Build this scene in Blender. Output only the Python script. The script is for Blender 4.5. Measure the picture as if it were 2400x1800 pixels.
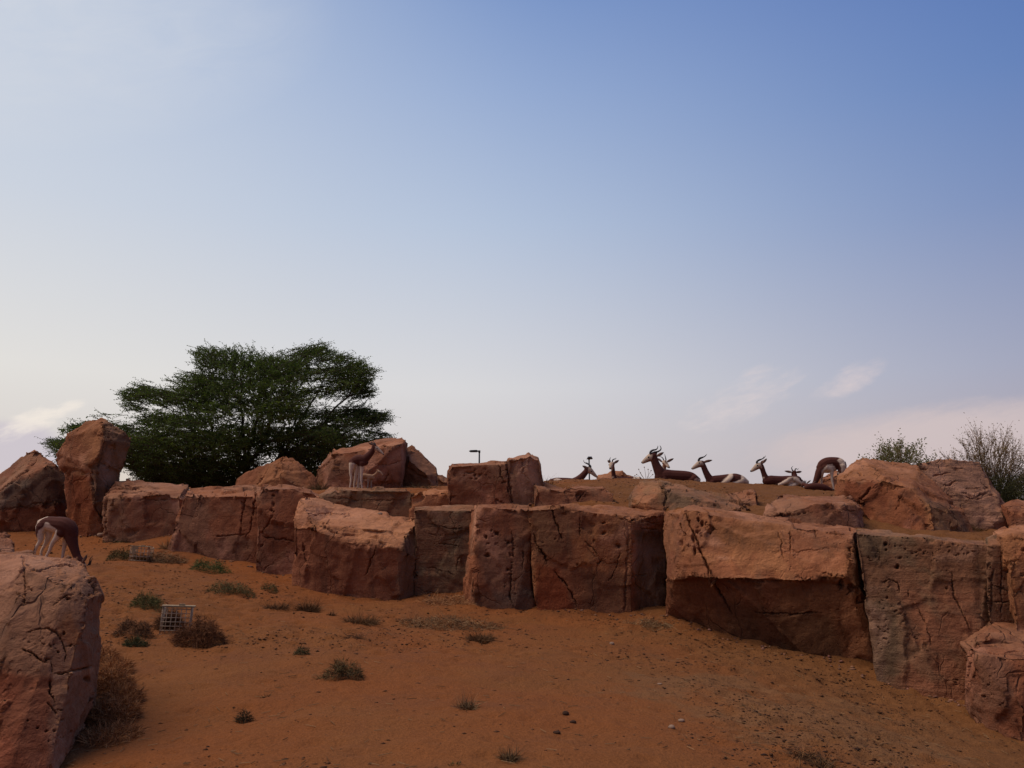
import bpy, bmesh, math, random
import numpy as np
from mathutils import Vector, Matrix

# ------------------------------------------------------------------ clear
for o in list(bpy.data.objects):
    bpy.data.objects.remove(o, do_unlink=True)
scene = bpy.context.scene
col = scene.collection
random.seed(7)
rng = np.random.default_rng(7)

# ------------------------------------------------------------------ camera
EYE = 1.6                      # camera height, metres
F = 1813.0                     # focal length in photograph pixels (2400 wide)
HORIZON = 1230.0               # photograph row of the eye level
TH = math.atan((HORIZON - 900.0) / F)
CT, ST = math.cos(TH), math.sin(TH)
cam_d = bpy.data.cameras.new('camera')
cam = bpy.data.objects.new('camera', cam_d)
col.objects.link(cam)
cam.location = (0, 0, EYE)
cam.rotation_euler = (math.pi / 2 + TH, 0, 0)
cam_d.sensor_width = 36.0
cam_d.lens = 36.0 * F / 2400.0
cam_d.clip_start = 0.05
cam_d.clip_end = 6000
scene.camera = cam

# ------------------------------------------------------------------ light and exposure
SUN_AZ = math.radians(-95)     # measured from the view direction, left of it
SUN_EL = math.radians(62)
sun_d = bpy.data.lights.new('sun', 'SUN')
sun = bpy.data.objects.new('sun', sun_d)
col.objects.link(sun)
sun_d.energy = 2.3
sun_d.angle = math.radians(42)
sun_d.color = (1.0, 0.80, 0.62)
sdir = Vector((math.sin(SUN_AZ) * math.cos(SUN_EL), math.cos(SUN_AZ) * math.cos(SUN_EL), math.sin(SUN_EL)))
sun.rotation_euler = sdir.to_track_quat('Z', 'Y').to_euler()

scene.view_settings.view_transform = 'Standard'
scene.view_settings.look = 'None'
scene.view_settings.gamma = 1.0
scene.view_settings.exposure = 0.0
scene.view_settings.use_curve_mapping = False
scene.cycles.max_bounces = 6
scene.cycles.diffuse_bounces = 3
scene.cycles.glossy_bounces = 2
scene.cycles.transparent_max_bounces = 6

def lin(r, g, b):
    f = lambda c: (c / 255 / 12.92) if c / 255 <= 0.04045 else ((c / 255 + 0.055) / 1.055) ** 2.4
    return (f(r), f(g), f(b), 1.0)

# ------------------------------------------------------------------ node helper
class NT:
    def __init__(self, tree):
        self.t = tree
        self.n = tree.nodes
        self.l = tree.links
    def new(self, typ, **kw):
        nd = self.n.new(typ)
        for k, v in kw.items():
            setattr(nd, k, v)
        return nd
    def put(self, sock, v):
        if isinstance(v, (int, float)):
            sock.default_value = v
        elif isinstance(v, tuple):
            sock.default_value = v
        else:
            self.l.new(v, sock)
    def math(self, op, a, b=0.0, c=None, clamp=False):
        nd = self.new('ShaderNodeMath', operation=op, use_clamp=clamp)
        self.put(nd.inputs[0], a); self.put(nd.inputs[1], b)
        if c is not None:
            self.put(nd.inputs[2], c)
        return nd.outputs[0]
    def vmath(self, op, a, b=(0, 0, 0)):
        nd = self.last = self.new('ShaderNodeVectorMath', operation=op)
        self.put(nd.inputs[0], a); self.put(nd.inputs[1], b)
        return nd.outputs['Value'] if op in ('DOT_PRODUCT', 'LENGTH') else nd.outputs['Vector']
    def mix(self, f, a, b, blend='MIX'):
        nd = self.new('ShaderNodeMix', data_type='RGBA', blend_type=blend)
        self.put(nd.inputs[0], f); self.put(nd.inputs[6], a); self.put(nd.inputs[7], b)
        return nd.outputs[2]
    def maprange(self, v, a, b, c=0.0, d=1.0, smooth=False):
        nd = self.new('ShaderNodeMapRange')
        if smooth:
            nd.interpolation_type = 'SMOOTHSTEP'
        self.put(nd.inputs[0], v)
        for i, x in enumerate((a, b, c, d)):
            nd.inputs[i + 1].default_value = x
        return nd.outputs[0]
    def ramp(self, f, stops, interp='LINEAR'):
        nd = self.new('ShaderNodeValToRGB')
        cr = nd.color_ramp
        cr.interpolation = interp
        while len(cr.elements) < len(stops):
            cr.elements.new(0.5)
        for e, (p, c) in zip(cr.elements, stops):
            e.position = p
            e.color = c
        self.put(nd.inputs[0], f)
        return nd.outputs[0]
    def noise(self, vec, scale, detail=4, rough=0.55, dist=0.0):
        nd = self.new('ShaderNodeTexNoise')
        self.put(nd.inputs['Vector'], vec)
        nd.inputs['Scale'].default_value = scale
        nd.inputs['Detail'].default_value = detail
        nd.inputs['Roughness'].default_value = rough
        nd.inputs['Distortion'].default_value = dist
        return nd.outputs[0]
    def noise_color(self, vec, scale, detail=3):
        nd = self.new('ShaderNodeTexNoise')
        self.put(nd.inputs['Vector'], vec)
        nd.inputs['Scale'].default_value = scale
        nd.inputs['Detail'].default_value = detail
        return self.vmath('SUBTRACT', nd.outputs['Color'], (0.5, 0.5, 0.5))
    def voronoi(self, vec, scale, feature='F1', rand=1.0):
        nd = self.new('ShaderNodeTexVoronoi', feature=feature)
        self.put(nd.inputs['Vector'], vec)
        nd.inputs['Scale'].default_value = scale
        nd.inputs['Randomness'].default_value = rand
        return nd.outputs[0]
    def combine(self, x, y, z):
        nd = self.new('ShaderNodeCombineXYZ')
        self.put(nd.inputs[0], x); self.put(nd.inputs[1], y); self.put(nd.inputs[2], z)
        return nd.outputs[0]

# ------------------------------------------------------------------ sky
world = bpy.data.worlds.new('World')
scene.world = world
world.use_nodes = True
w = NT(world.node_tree)
w.n.clear()
wout = w.new('ShaderNodeOutputWorld')
bg = w.new('ShaderNodeBackground')
w.l.new(bg.outputs[0], wout.inputs[0])
tc = w.new('ShaderNodeTexCoord')
D = w.vmath('NORMALIZE', tc.outputs['Generated'])
sep = w.new('ShaderNodeSeparateXYZ')
w.l.new(D, sep.inputs[0])
DX, DY, DZ = sep.outputs
el = w.math('MULTIPLY', w.math('ARCSINE', DZ), 180 / math.pi)          # elevation, degrees
az = w.math('MULTIPLY', w.math('ARCTAN2', DX, DY), 180 / math.pi)      # azimuth from the view direction
GLOW_AZ = math.radians(-42)
horiz = w.vmath('NORMALIZE', w.vmath('MULTIPLY', D, (1, 1, 0)))
cs = w.vmath('DOT_PRODUCT', horiz, (math.sin(GLOW_AZ), math.cos(GLOW_AZ), 0))
ang = w.math('MULTIPLY', w.math('ARCCOSINE', w.math('MULTIPLY', cs, 0.9999)), 180 / math.pi)
e01 = w.maprange(el, -5, 90)
def E(deg):
    return (deg + 5) / 95
ZEN = lin(66, 97, 160)
sky_near = w.ramp(e01, [(E(-5), lin(222, 205, 190)), (E(1), lin(230, 214, 190)), (E(5), lin(222, 215, 210)), (E(10), lin(230, 227, 223)),
                        (E(21), lin(208, 215, 227)), (E(30), lin(197, 208, 226)), (E(38), lin(188, 202, 223)), (E(90), ZEN)])
sky_mid = w.ramp(e01, [(E(-5), lin(205, 195, 195)), (E(1), lin(214, 204, 204)), (E(5), lin(214, 208, 209)), (E(10), lin(219, 218, 221)),
                       (E(22), lin(183, 198, 222)), (E(31), lin(153, 175, 214)), (E(38), lin(124, 152, 203)), (E(90), ZEN)])
sky_far = w.ramp(e01, [(E(-5), lin(158, 148, 158)), (E(1), lin(172, 160, 168)), (E(6), lin(172, 165, 179)), (E(10), lin(157, 162, 188)),
                       (E(20), lin(118, 140, 188)), (E(28), lin(95, 127, 186)), (E(34), lin(86, 118, 182)), (E(90), ZEN)])
sky_back = w.ramp(e01, [(E(-5), lin(112, 96, 98)), (E(4), lin(124, 106, 110)), (E(14), lin(110, 104, 122)), (E(30), lin(82, 98, 140)), (E(90), ZEN)])
m1 = w.mix(w.maprange(ang, 0, 48, 0, 1, True), sky_near, sky_mid)
m2 = w.mix(w.maprange(ang, 34, 88, 0, 1, True), m1, sky_far)
m3 = w.mix(w.maprange(ang, 70, 160, 0, 1, True), m2, sky_back)
# a physical dusk sky shares in the colour
nish = w.new('ShaderNodeTexSky', sky_type='NISHITA')
nish.sun_disc = False
nish.sun_elevation = math.radians(4)
nish.sun_rotation = SUN_AZ
nish.dust_density = 2.0
nish_s = w.vmath('SCALE', nish.outputs[0])
w.n[-1].inputs['Scale'].default_value = 0.12
base = w.mix(0.05, m3, nish_s)
# clouds: thin wisps low over the horizon
cu = w.math('MULTIPLY', az, 0.085)
cv = w.math('MULTIPLY', w.math('SUBTRACT', el, w.math('MULTIPLY', az, 0.28)), 0.24)
cn = w.noise(w.combine(cu, cv, 3.7), 2.2, 8, 0.62, 0.5)
cn2 = w.noise(w.combine(cu, cv, 9.1), 7.0, 6, 0.65, 0.3)
cnn = w.math('ADD', w.math('MULTIPLY', cn, 0.7), w.math('MULTIPLY', cn2, 0.3))
def blob(a0, e0, ra, re, tilt=0.0):
    x = w.math('SUBTRACT', az, a0)
    y = w.math('SUBTRACT', w.math('SUBTRACT', el, e0), w.math('MULTIPLY', x, tilt))
    q = w.math('ADD', w.math('POWER', w.math('ABSOLUTE', w.math('DIVIDE', x, ra)), 2.0),
               w.math('POWER', w.math('ABSOLUTE', w.math('DIVIDE', y, re)), 2.0))
    return w.math('SUBTRACT', 1.0, q, clamp=True)
def pxdir(px, py):
    u, v = (px - 1200) / F, (900 - py) / F
    y, z = CT - v * ST, ST + v * CT
    return math.degrees(math.atan2(u, y)), math.degrees(math.atan2(z, math.hypot(u, y)))
a1 = pxdir(1735, 935); a2 = pxdir(1985, 893); a3 = pxdir(2240, 1040); a4 = pxdir(85, 985); a5 = pxdir(10, 1050)
b1 = blob(*a1, 5.5, 2.2, 0.34)
b2 = blob(*a2, 3.2, 1.3, 0.36)
b3 = blob(*a3, 16.0, 3.3, 0.03)
b4 = blob(*a4, 3.0, 1.3, 0.45)
b5 = blob(*a5, 5.5, 2.4, 0.0)
band = w.math('MULTIPLY', w.maprange(el, 1.0, 4.0, 0, 1, True), w.maprange(el, 5.0, 14.0, 1, 0, True))
bsum = w.math('MAXIMUM', w.math('MAXIMUM', b1, b2), w.math('MAXIMUM', b4, w.math('MULTIPLY', band, 0.12)))
thin = w.maprange(w.math('ADD', cnn, w.math('MULTIPLY', bsum, 0.24)), 0.54, 0.90, 0, 1, True)
thin = w.math('MULTIPLY', w.math('MULTIPLY', thin, w.maprange(bsum, 0.0, 0.6, 0, 1, True)), 0.62)
ccol = w.mix(w.maprange(ang, 20, 70), lin(246, 236, 226), lin(222, 205, 204))
c1 = w.mix(thin, base, ccol)
veil = w.maprange(w.math('ADD', w.math('MULTIPLY', cnn, 0.55), w.math('MULTIPLY', b3, 0.62)), 0.42, 0.78, 0, 0.75, True)
c2 = w.mix(veil, c1, lin(212, 195, 193))
bank = w.maprange(w.math('ADD', w.math('MULTIPLY', cnn, 0.6), w.math('MULTIPLY', b5, 0.5)), 0.46, 0.66, 0, 0.85, True)
c3 = w.mix(bank, c2, lin(203, 195, 204))
puff = w.maprange(w.math('ADD', w.math('MULTIPLY', cnn, 1.1), w.math('MULTIPLY', b4, 0.30)), 0.66, 0.92, 0, 0.75, True)
puff = w.math('MULTIPLY', puff, w.maprange(b4, 0.0, 0.45, 0, 1, True))
c3 = w.mix(puff, c3, lin(243, 233, 222))
a6 = pxdir(-150, 20)
hz = w.math('MULTIPLY', blob(*a6, 26.0, 8.0, 0.2), w.maprange(cn, 0.3, 0.7, 0.4, 1.0))
c4 = w.mix(w.math('MULTIPLY', hz, 0.6), c3, lin(214, 217, 224))
w.l.new(c4, bg.inputs[0])
bg.inputs[1].default_value = 1.0

# ------------------------------------------------------------------ geometry helpers
def P(px, py, d):
    """photograph pixel at distance d along the view axis -> a point of the place"""
    u, v = (px - 1200.0) / F, (900.0 - py) / F
    k = d / (CT - v * ST)
    return np.array((u * k, d, EYE + (ST + v * CT) * k))

def project(p):
    x, y, z = p[:, 0], p[:, 1], p[:, 2] - EYE
    zc = y * CT + z * ST
    yc = -y * ST + z * CT
    return 1200 + F * x / zc, 900 - F * yc / zc

def scale_at(py, d):
    v = (900.0 - py) / F
    return d / (F * (CT - v * ST))

def _hash(ix, iy, iz, seed):
    h = (ix.astype(np.int64) * 374761393 + iy.astype(np.int64) * 668265263 + iz.astype(np.int64) * 1274126177 + seed * 974711) & 0xFFFFFFFF
    h = ((h ^ (h >> 13)) * 1103515245) & 0xFFFFFFFF
    h = ((h ^ (h >> 16)) * 2246822519) & 0xFFFFFFFF
    h = h ^ (h >> 15)
    return (h & 0xFFFFFF).astype(np.float32) / 8388607.5 - 1.0

def vnoise(p, seed=0):
    i = np.floor(p)
    f = (p - i).astype(np.float32)
    i = i.astype(np.int64)
    u = f * f * f * (f * (f * 6 - 15) + 10)
    x, y, z = i[:, 0], i[:, 1], i[:, 2]
    def hh(a, b, c):
        return _hash(x + a, y + b, z + c, seed)
    ux, uy, uz = u[:, 0], u[:, 1], u[:, 2]
    def L(a, b, t):
        return a + (b - a) * t
    return L(L(L(hh(0, 0, 0), hh(1, 0, 0), ux), L(hh(0, 1, 0), hh(1, 1, 0), ux), uy),
             L(L(hh(0, 0, 1), hh(1, 0, 1), ux), L(hh(0, 1, 1), hh(1, 1, 1), ux), uy), uz)

def fbm(p, octaves=3, seed=0, gain=0.5):
    a, s, t = 1.0, 0.0, 0.0
    for k in range(octaves):
        s = s + a * vnoise(p * (2.03 ** k) + 17.3 * k, seed + k)
        t += a
        a *= gain
    return s / t

def sstep(x, a, b):
    t = np.clip((x - a) / (b - a), 0, 1)
    return t * t * (3 - 2 * t)

def mesh_np(name, verts, faces_flat, nper, smooth=True):
    """mesh from numpy: verts (N,3); faces_flat flat index array with nper corners each"""
    me = bpy.data.meshes.new(name)
    nv = len(verts)
    nf = len(faces_flat) // nper
    me.vertices.add(nv)
    me.vertices.foreach_set('co', np.ascontiguousarray(verts, dtype=np.float32).ravel())
    me.loops.add(nf * nper)
    me.loops.foreach_set('vertex_index', np.ascontiguousarray(faces_flat, dtype=np.int32).ravel())
    me.polygons.add(nf)
    me.polygons.foreach_set('loop_start', np.arange(0, nf * nper, nper, dtype=np.int32))
    me.update(calc_edges=True)
    if smooth:
        me.polygons.foreach_set('use_smooth', np.ones(nf, dtype=bool))
    return me

def link(name, data, parent=None, mat=None, loc=None):
    o = bpy.data.objects.new(name, data)
    col.objects.link(o)
    if parent is not None:
        o.parent = parent
    if loc is not None:
        o.location = tuple(float(c) for c in loc)
    if mat is not None and data is not None and len(data.materials) == 0:
        data.materials.append(mat)
    return o

def tag(o, label=None, cat=None, group=None, kind=None):
    if label: o['label'] = label
    if cat: o['category'] = cat
    if group: o['group'] = group
    if kind: o['kind'] = kind
    return o

def get_co(me):
    a = np.empty(len(me.vertices) * 3, dtype=np.float32)
    me.vertices.foreach_get('co', a)
    return a.reshape(-1, 3).astype(np.float64)

def get_no(me):
    a = np.empty(len(me.vertices) * 3, dtype=np.float32)
    me.vertices.foreach_get('normal', a)
    return a.reshape(-1, 3).astype(np.float64)

def set_co(me, co):
    me.vertices.foreach_set('co', np.ascontiguousarray(co, dtype=np.float32).ravel())
    me.update()

def catmull(pts, per=6):
    pts = np.asarray(pts, dtype=float)
    if len(pts) < 3:
        t = np.linspace(0, 1, per + 1)[:, None]
        return pts[0] * (1 - t) + pts[-1] * t
    q = np.vstack([2 * pts[0] - pts[1], pts, 2 * pts[-1] - pts[-2]])
    out = []
    for i in range(1, len(q) - 2):
        p0, p1, p2, p3 = q[i - 1], q[i], q[i + 1], q[i + 2]
        for t in np.linspace(0, 1, per, endpoint=False):
            out.append(0.5 * ((2 * p1) + (-p0 + p2) * t + (2 * p0 - 5 * p1 + 4 * p2 - p3) * t * t + (-p0 + 3 * p1 - 3 * p2 + p3) * t ** 3))
    out.append(q[-2])
    return np.array(out)

def tube_arrays(path, radii, sides=6, caps=True, flat=1.0):
    """closed tube; returns verts, list of faces"""
    path = np.asarray(path, float)
    n = len(path)
    tang = np.gradient(path, axis=0)
    tang /= np.maximum(np.linalg.norm(tang, axis=1, keepdims=True), 1e-9)
    ref = np.array((0.0, 1.0, 0.0)) if abs(tang[:, 1]).mean() < 0.8 else np.array((1.0, 0, 0))
    a = np.cross(tang, ref); a /= np.maximum(np.linalg.norm(a, axis=1, keepdims=True), 1e-9)
    b = np.cross(tang, a)
    th = np.arange(sides) * 2 * math.pi / sides
    ring = (np.cos(th)[None, :, None] * a[:, None, :] + flat * np.sin(th)[None, :, None] * b[:, None, :])
    V = (path[:, None, :] + ring * np.asarray(radii)[:, None, None]).reshape(-1, 3)
    faces = []
    for i in range(n - 1):
        for j in range(sides):
            k = (j + 1) % sides
            faces.append((i * sides + j, i * sides + k, (i + 1) * sides + k, (i + 1) * sides + j))
    if caps:
        faces.append(tuple(range(sides - 1, -1, -1)))
        faces.append(tuple((n - 1) * sides + j for j in range(sides)))
    return V, faces

class MB:
    """collects shapes for one mesh"""
    def __init__(self):
        self.v, self.f, self.n = [], [], 0
    def add(self, V, faces):
        self.v.append(np.asarray(V, float))
        self.f += [tuple(i + self.n for i in f) for f in faces]
        self.n += len(V)
    def tube(self, path, radii, sides=6, flat=1.0):
        self.add(*tube_arrays(path, radii, sides, True, flat))
    def box(self, lo, hi):
        x0, y0, z0 = lo; x1, y1, z1 = hi
        self.add([(x0, y0, z0), (x1, y0, z0), (x1, y1, z0), (x0, y1, z0), (x0, y0, z1), (x1, y0, z1), (x1, y1, z1), (x0, y1, z1)],
                 [(0, 3, 2, 1), (4, 5, 6, 7), (0, 1, 5, 4), (1, 2, 6, 5), (2, 3, 7, 6), (3, 0, 4, 7)])
    def ball(self, c, r, seg=10, rings=6):
        c = np.asarray(c, float); r = np.broadcast_to(np.asarray(r, float), (3,))
        V = [c + r * np.array((0, 0, 1))]
        for i in range(1, rings):
            t = math.pi * i / rings
            for j in range(seg):
                a = 2 * math.pi * j / seg
                V.append(c + r * np.array((math.sin(t) * math.cos(a), math.sin(t) * math.sin(a), math.cos(t))))
        V.append(c - r * np.array((0, 0, 1)))
        fs = [(0, 1 + j, 1 + (j + 1) % seg) for j in range(seg)]
        for i in range(rings - 2):
            for j in range(seg):
                a, b = 1 + i * seg + j, 1 + i * seg + (j + 1) % seg
                fs.append((a, a + seg, b + seg, b))
        last = 1 + (rings - 1) * seg
        base = 1 + (rings - 2) * seg
        fs += [(last, base + (j + 1) % seg, base + j) for j in range(seg)]
        self.add(V, fs)
    def mesh(self, name, smooth=True):
        me = bpy.data.meshes.new(name)
        me.from_pydata(np.vstack(self.v).tolist(), [], self.f)
        if smooth:
            me.polygons.foreach_set('use_smooth', np.ones(len(me.polygons), dtype=bool))
        me.update()
        return me
    def build(self, name, mat=None, parent=None, smooth=True):
        return link(name, self.mesh(name, smooth), parent, mat)

def voxel(me, size, smooth_iter=0):
    """voxel remesh of a mesh -> new mesh"""
    o = bpy.data.objects.new('remesh_work', me)
    col.objects.link(o)
    m = o.modifiers.new('r', 'REMESH')
    m.mode = 'VOXEL'
    m.voxel_size = size
    if smooth_iter:
        s = o.modifiers.new('s', 'SMOOTH')
        s.factor = 0.5
        s.iterations = smooth_iter
    dg = bpy.context.evaluated_depsgraph_get()
    ev = o.evaluated_get(dg)
    out = bpy.data.meshes.new_from_object(ev, depsgraph=dg)
    bpy.data.objects.remove(o, do_unlink=True)
    bpy.data.meshes.remove(me)
    out.polygons.foreach_set('use_smooth', np.ones(len(out.polygons), dtype=bool))
    return out

# ------------------------------------------------------------------ materials
MATS = {}
def new_mat(name):
    m = bpy.data.materials.new(name)
    m.use_nodes = True
    t = NT(m.node_tree)
    b = m.node_tree.nodes['Principled BSDF']
    MATS[name] = m
    return m, t, b

def rock_material(name, c_main, c_second, c_stain, pit=0.5, strata=0.0, c_pale=None):
    c_pale = c_pale or tuple(min(1.0, 0.5 * x * 1.45 + 0.5 * y * 1.25) for x, y in zip(c_main[:3], (0.40, 0.215, 0.14))) + (1,)
    m, t, b = new_mat(name)
    tcn = t.new('ShaderNodeTexCoord')
    oi = t.new('ShaderNodeObjectInfo')
    off = t.vmath('SCALE', t.combine(oi.outputs['Random'], 0.37, 0.71))
    t.n[-1].inputs['Scale'].default_value = 40.0
    v = t.vmath('ADD', tcn.outputs['Object'], off)
    big = t.noise(v, 0.95, 4, 0.6, 0.4)
    mid = t.noise(v, 3.3, 5, 0.62, 0.3)
    fine = t.noise(v, 38, 4, 0.65)
    streak = t.noise(t.vmath('MULTIPLY', v, (5.0, 5.0, 0.55)), 1.0, 5, 0.6)
    lay = t.noise(t.vmath('MULTIPLY', v, (1.2, 1.2, 14.0)), 1.0, 4, 0.6, 0.3)
    f1 = t.maprange(t.math('ADD', t.math('MULTIPLY', big, 0.8), t.math('MULTIPLY', mid, 0.2)), 0.46, 0.56, 0, 1, True)
    c = t.mix(f1, c_main, c_second)
    c = t.mix(t.maprange(streak, 0.50, 0.74, 0, 0.75, True), c, c_stain)
    if strata:
        c = t.mix(t.maprange(lay, 0.50, 0.68, 0, strata, True), c, c_stain)
    pale = t.noise(t.vmath('ADD', v, (31.0, 7.0, 3.0)), 0.8, 4, 0.6, 0.6)
    c = t.mix(t.maprange(pale, 0.54, 0.66, 0, 0.8, True), c, c_pale)
    c = t.mix(1.0, c, t.ramp(fine, [(0.25, (0.80, 0.80, 0.80, 1)), (0.75, (1.16, 1.15, 1.14, 1))]), 'MULTIPLY')
    c = t.mix(1.0, c, t.ramp(mid, [(0.25, (0.80, 0.79, 0.78, 1)), (0.75, (1.18, 1.19, 1.2, 1))]), 'MULTIPLY')
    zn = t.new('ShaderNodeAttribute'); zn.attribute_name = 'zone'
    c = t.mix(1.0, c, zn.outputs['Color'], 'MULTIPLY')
    # wind-blown sand lying on the faces that look up
    geo = t.new('ShaderNodeNewGeometry')
    nz = t.new('ShaderNodeSeparateXYZ')
    t.l.new(geo.outputs['Normal'], nz.inputs[0])
    dust = t.math('MULTIPLY', t.maprange(nz.outputs[2], 0.55, 0.95, 0, 0.55, True), t.maprange(mid, 0.35, 0.65, 0.3, 1))
    c = t.mix(dust, c, (0.43, 0.185, 0.085, 1))
    t.l.new(c, b.inputs['Base Color'])
    b.inputs['Roughness'].default_value = 0.93
    b.inputs['Specular IOR Level'].default_value = 0.2
    # relief: grain, tooling, pits in patches
    vor = t.voronoi(v, 17.0)
    patch = t.maprange(t.noise(v, 1.7, 3, 0.5), 0.50, 0.66, 0, 1, True)
    pits = t.math('MULTIPLY', t.maprange(vor, 0.10, 0.30, -1, 0, True), t.math('MULTIPLY', patch, pit))
    h = t.math('ADD', t.math('MULTIPLY', fine, 0.35), t.math('MULTIPLY', t.noise(v, 11, 6, 0.68, 0.6), 1.0))
    h = t.math('ADD', h, t.math('MULTIPLY', pits, 0.9))
    warp = t.vmath('SCALE', t.noise_color(v, 1.9))
    t.last.inputs['Scale'].default_value = 0.55
    edge = t.voronoi(t.vmath('MULTIPLY', t.vmath('ADD', v, warp), (1.0, 1.0, 0.75)), 1.5, 'DISTANCE_TO_EDGE')
    cmask = t.maprange(t.noise(t.vmath('ADD', v, (5.0, 17.0, 9.0)), 0.9, 2, 0.5), 0.47, 0.57, 0, 1, True)
    crk = t.math('MULTIPLY', t.maprange(edge, 0.0, 0.016, 1, 0, True), cmask)
    h = t.math('SUBTRACT', h, t.math('MULTIPLY', crk, 1.1))
    h = t.math('ADD', h, t.math('MULTIPLY', lay, 0.35 + strata * 1.2))
    bp = t.new('ShaderNodeBump')
    bp.inputs['Strength'].default_value = 0.75
    bp.inputs['Distance'].default_value = 0.05
    t.l.new(h, bp.inputs['Height'])
    t.l.new(bp.outputs[0], b.inputs['Normal'])
    return m

RED = rock_material('rock_red', (0.245, 0.086, 0.039, 1), (0.225, 0.100, 0.053, 1), (0.135, 0.060, 0.036, 1))
RUST = rock_material('rock_rust', (0.325, 0.134, 0.055, 1), (0.260, 0.096, 0.041, 1), (0.165, 0.078, 0.041, 1))
MAUVE = rock_material('rock_mauve', (0.275, 0.132, 0.070, 1), (0.235, 0.092, 0.045, 1), (0.150, 0.080, 0.048, 1))
GREY = rock_material('rock_grey', (0.200, 0.120, 0.065, 1), (0.220, 0.103, 0.052, 1), (0.115, 0.072, 0.043, 1), 0.8, 0.35)
PINK = rock_material('rock_pink', (0.490, 0.222, 0.104, 1), (0.380, 0.158, 0.073, 1), (0.220, 0.105, 0.059, 1))
LAYER = rock_material('rock_layered', (0.300, 0.155, 0.092, 1), (0.260, 0.115, 0.065, 1), (0.155, 0.085, 0.053, 1), 0.6, 0.6)

def simple(name, c, rough=0.8, var=0.25, scale=20.0, spec=0.3, metal=0.0, bump=0.0):
    m, t, b = new_mat(name)
    tcn = t.new('ShaderNodeTexCoord')
    n = t.noise(tcn.outputs['Object'], scale, 4, 0.6)
    lo = tuple(x * (1 - var) for x in c[:3]) + (1,)
    hi = tuple(min(1, x * (1 + var)) for x in c[:3]) + (1,)
    t.l.new(t.ramp(n, [(0.3, lo), (0.7, hi)]), b.inputs['Base Color'])
    b.inputs['Roughness'].default_value = rough
    b.inputs['Specular IOR Level'].default_value = spec
    b.inputs['Metallic'].default_value = metal
    if bump:
        bp = t.new('ShaderNodeBump')
        bp.inputs['Strength'].default_value = bump
        bp.inputs['Distance'].default_value = 0.01
        t.l.new(n, bp.inputs['Height'])
        t.l.new(bp.outputs[0], b.inputs['Normal'])
    return m

def attr_material(name, attr, rough=0.8, var=0.2, scale=30.0, translucent=0.0):
    """colour from a colour attribute, broken up by fine noise"""
    m, t, b = new_mat(name)
    at = t.new('ShaderNodeAttribute')
    at.attribute_name = attr
    tcn = t.new('ShaderNodeTexCoord')
    n = t.noise(tcn.outputs['Object'], scale, 4, 0.6)
    c = t.mix(1.0, at.outputs['Color'], t.ramp(n, [(0.3, (1 - var,) * 3 + (1,)), (0.7, (1 + var,) * 3 + (1,))]), 'MULTIPLY')
    t.l.new(c, b.inputs['Base Color'])
    b.inputs['Roughness'].default_value = rough
    b.inputs['Specular IOR Level'].default_value = 0.2
    if translucent:
        tl = t.new('ShaderNodeBsdfTranslucent')
        t.l.new(t.mix(1.0, c, (1.5, 1.6, 0.8, 1), 'MULTIPLY'), tl.inputs['Color'])
        ms = t.new('ShaderNodeMixShader')
        ms.inputs[0].default_value = translucent
        t.l.new(b.outputs[0], ms.inputs[1]); t.l.new(tl.outputs[0], ms.inputs[2])
        t.l.new(ms.outputs[0], m.node_tree.nodes['Material Output'].inputs['Surface'])
    bp = t.new('ShaderNodeBump')
    bp.inputs['Strength'].default_value = 0.3
    bp.inputs['Distance'].default_value = 0.006
    t.l.new(n, bp.inputs['Height'])
    t.l.new(bp.outputs[0], b.inputs['Normal'])
    return m

def set_color_attr(me, name, colors):
    a = me.color_attributes.new(name, 'FLOAT_COLOR', 'POINT')
    c = np.ones((len(me.vertices), 4), dtype=np.float32)
    c[:, :3] = colors
    a.data.foreach_set('color', c.ravel())
# ------------------------------------------------------------------ ground
LOWER = [  # photograph pixel and distance of points on the sand in front of the rocks
    (-100,1245,18.5),(0,1242,18.2),(160,1256,17.4),(250,1256,17),(330,1262,16.6),(410,1256,16.2),(500,1306,15.0),(560,1322,14.5),(615,1342,13.9),
    (690,1355,13.4),(740,1370,13.0),(812,1382,12.8),(890,1393,12.6),(985,1389,12.6),(1090,1386,12.4),(1150,1410,12.0),(1211,1426,11.8),
    (1268,1420,11.8),(1350,1434,11.6),(1428,1445,11.4),(1523,1443,11.3),(1562,1448,11.1),(1690,1490,10.6),(1800,1520,10.2),(1900,1540,9.9),
    (1990,1568,9.6),(2070,1592,9.3),(2135,1622,9.0),(2201,1640,8.8),(2259,1646,8.6),(2300,1672,8.3),(2400,1722,7.8),(2500,1770,7.3),
    (103,1795,4.9),(214,1662,6.0),(225,1562,7.2),(300,1500,8.1),(300,1400,10.3),(250,1330,12.8),(100,1312,15.0),(0,1312,15.0),
    (450,1450,9.6),(600,1600,6.8),(600,1800,4.7),(1200,1800,4.65),(1200,1600,7.1),(900,1480,9.4),(1250,1500,9.4),(1600,1600,7.5),
    (1600,1800,4.9),(2000,1700,6.6),(2000,1800,5.3),(2400,1800,6.5)]
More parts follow.
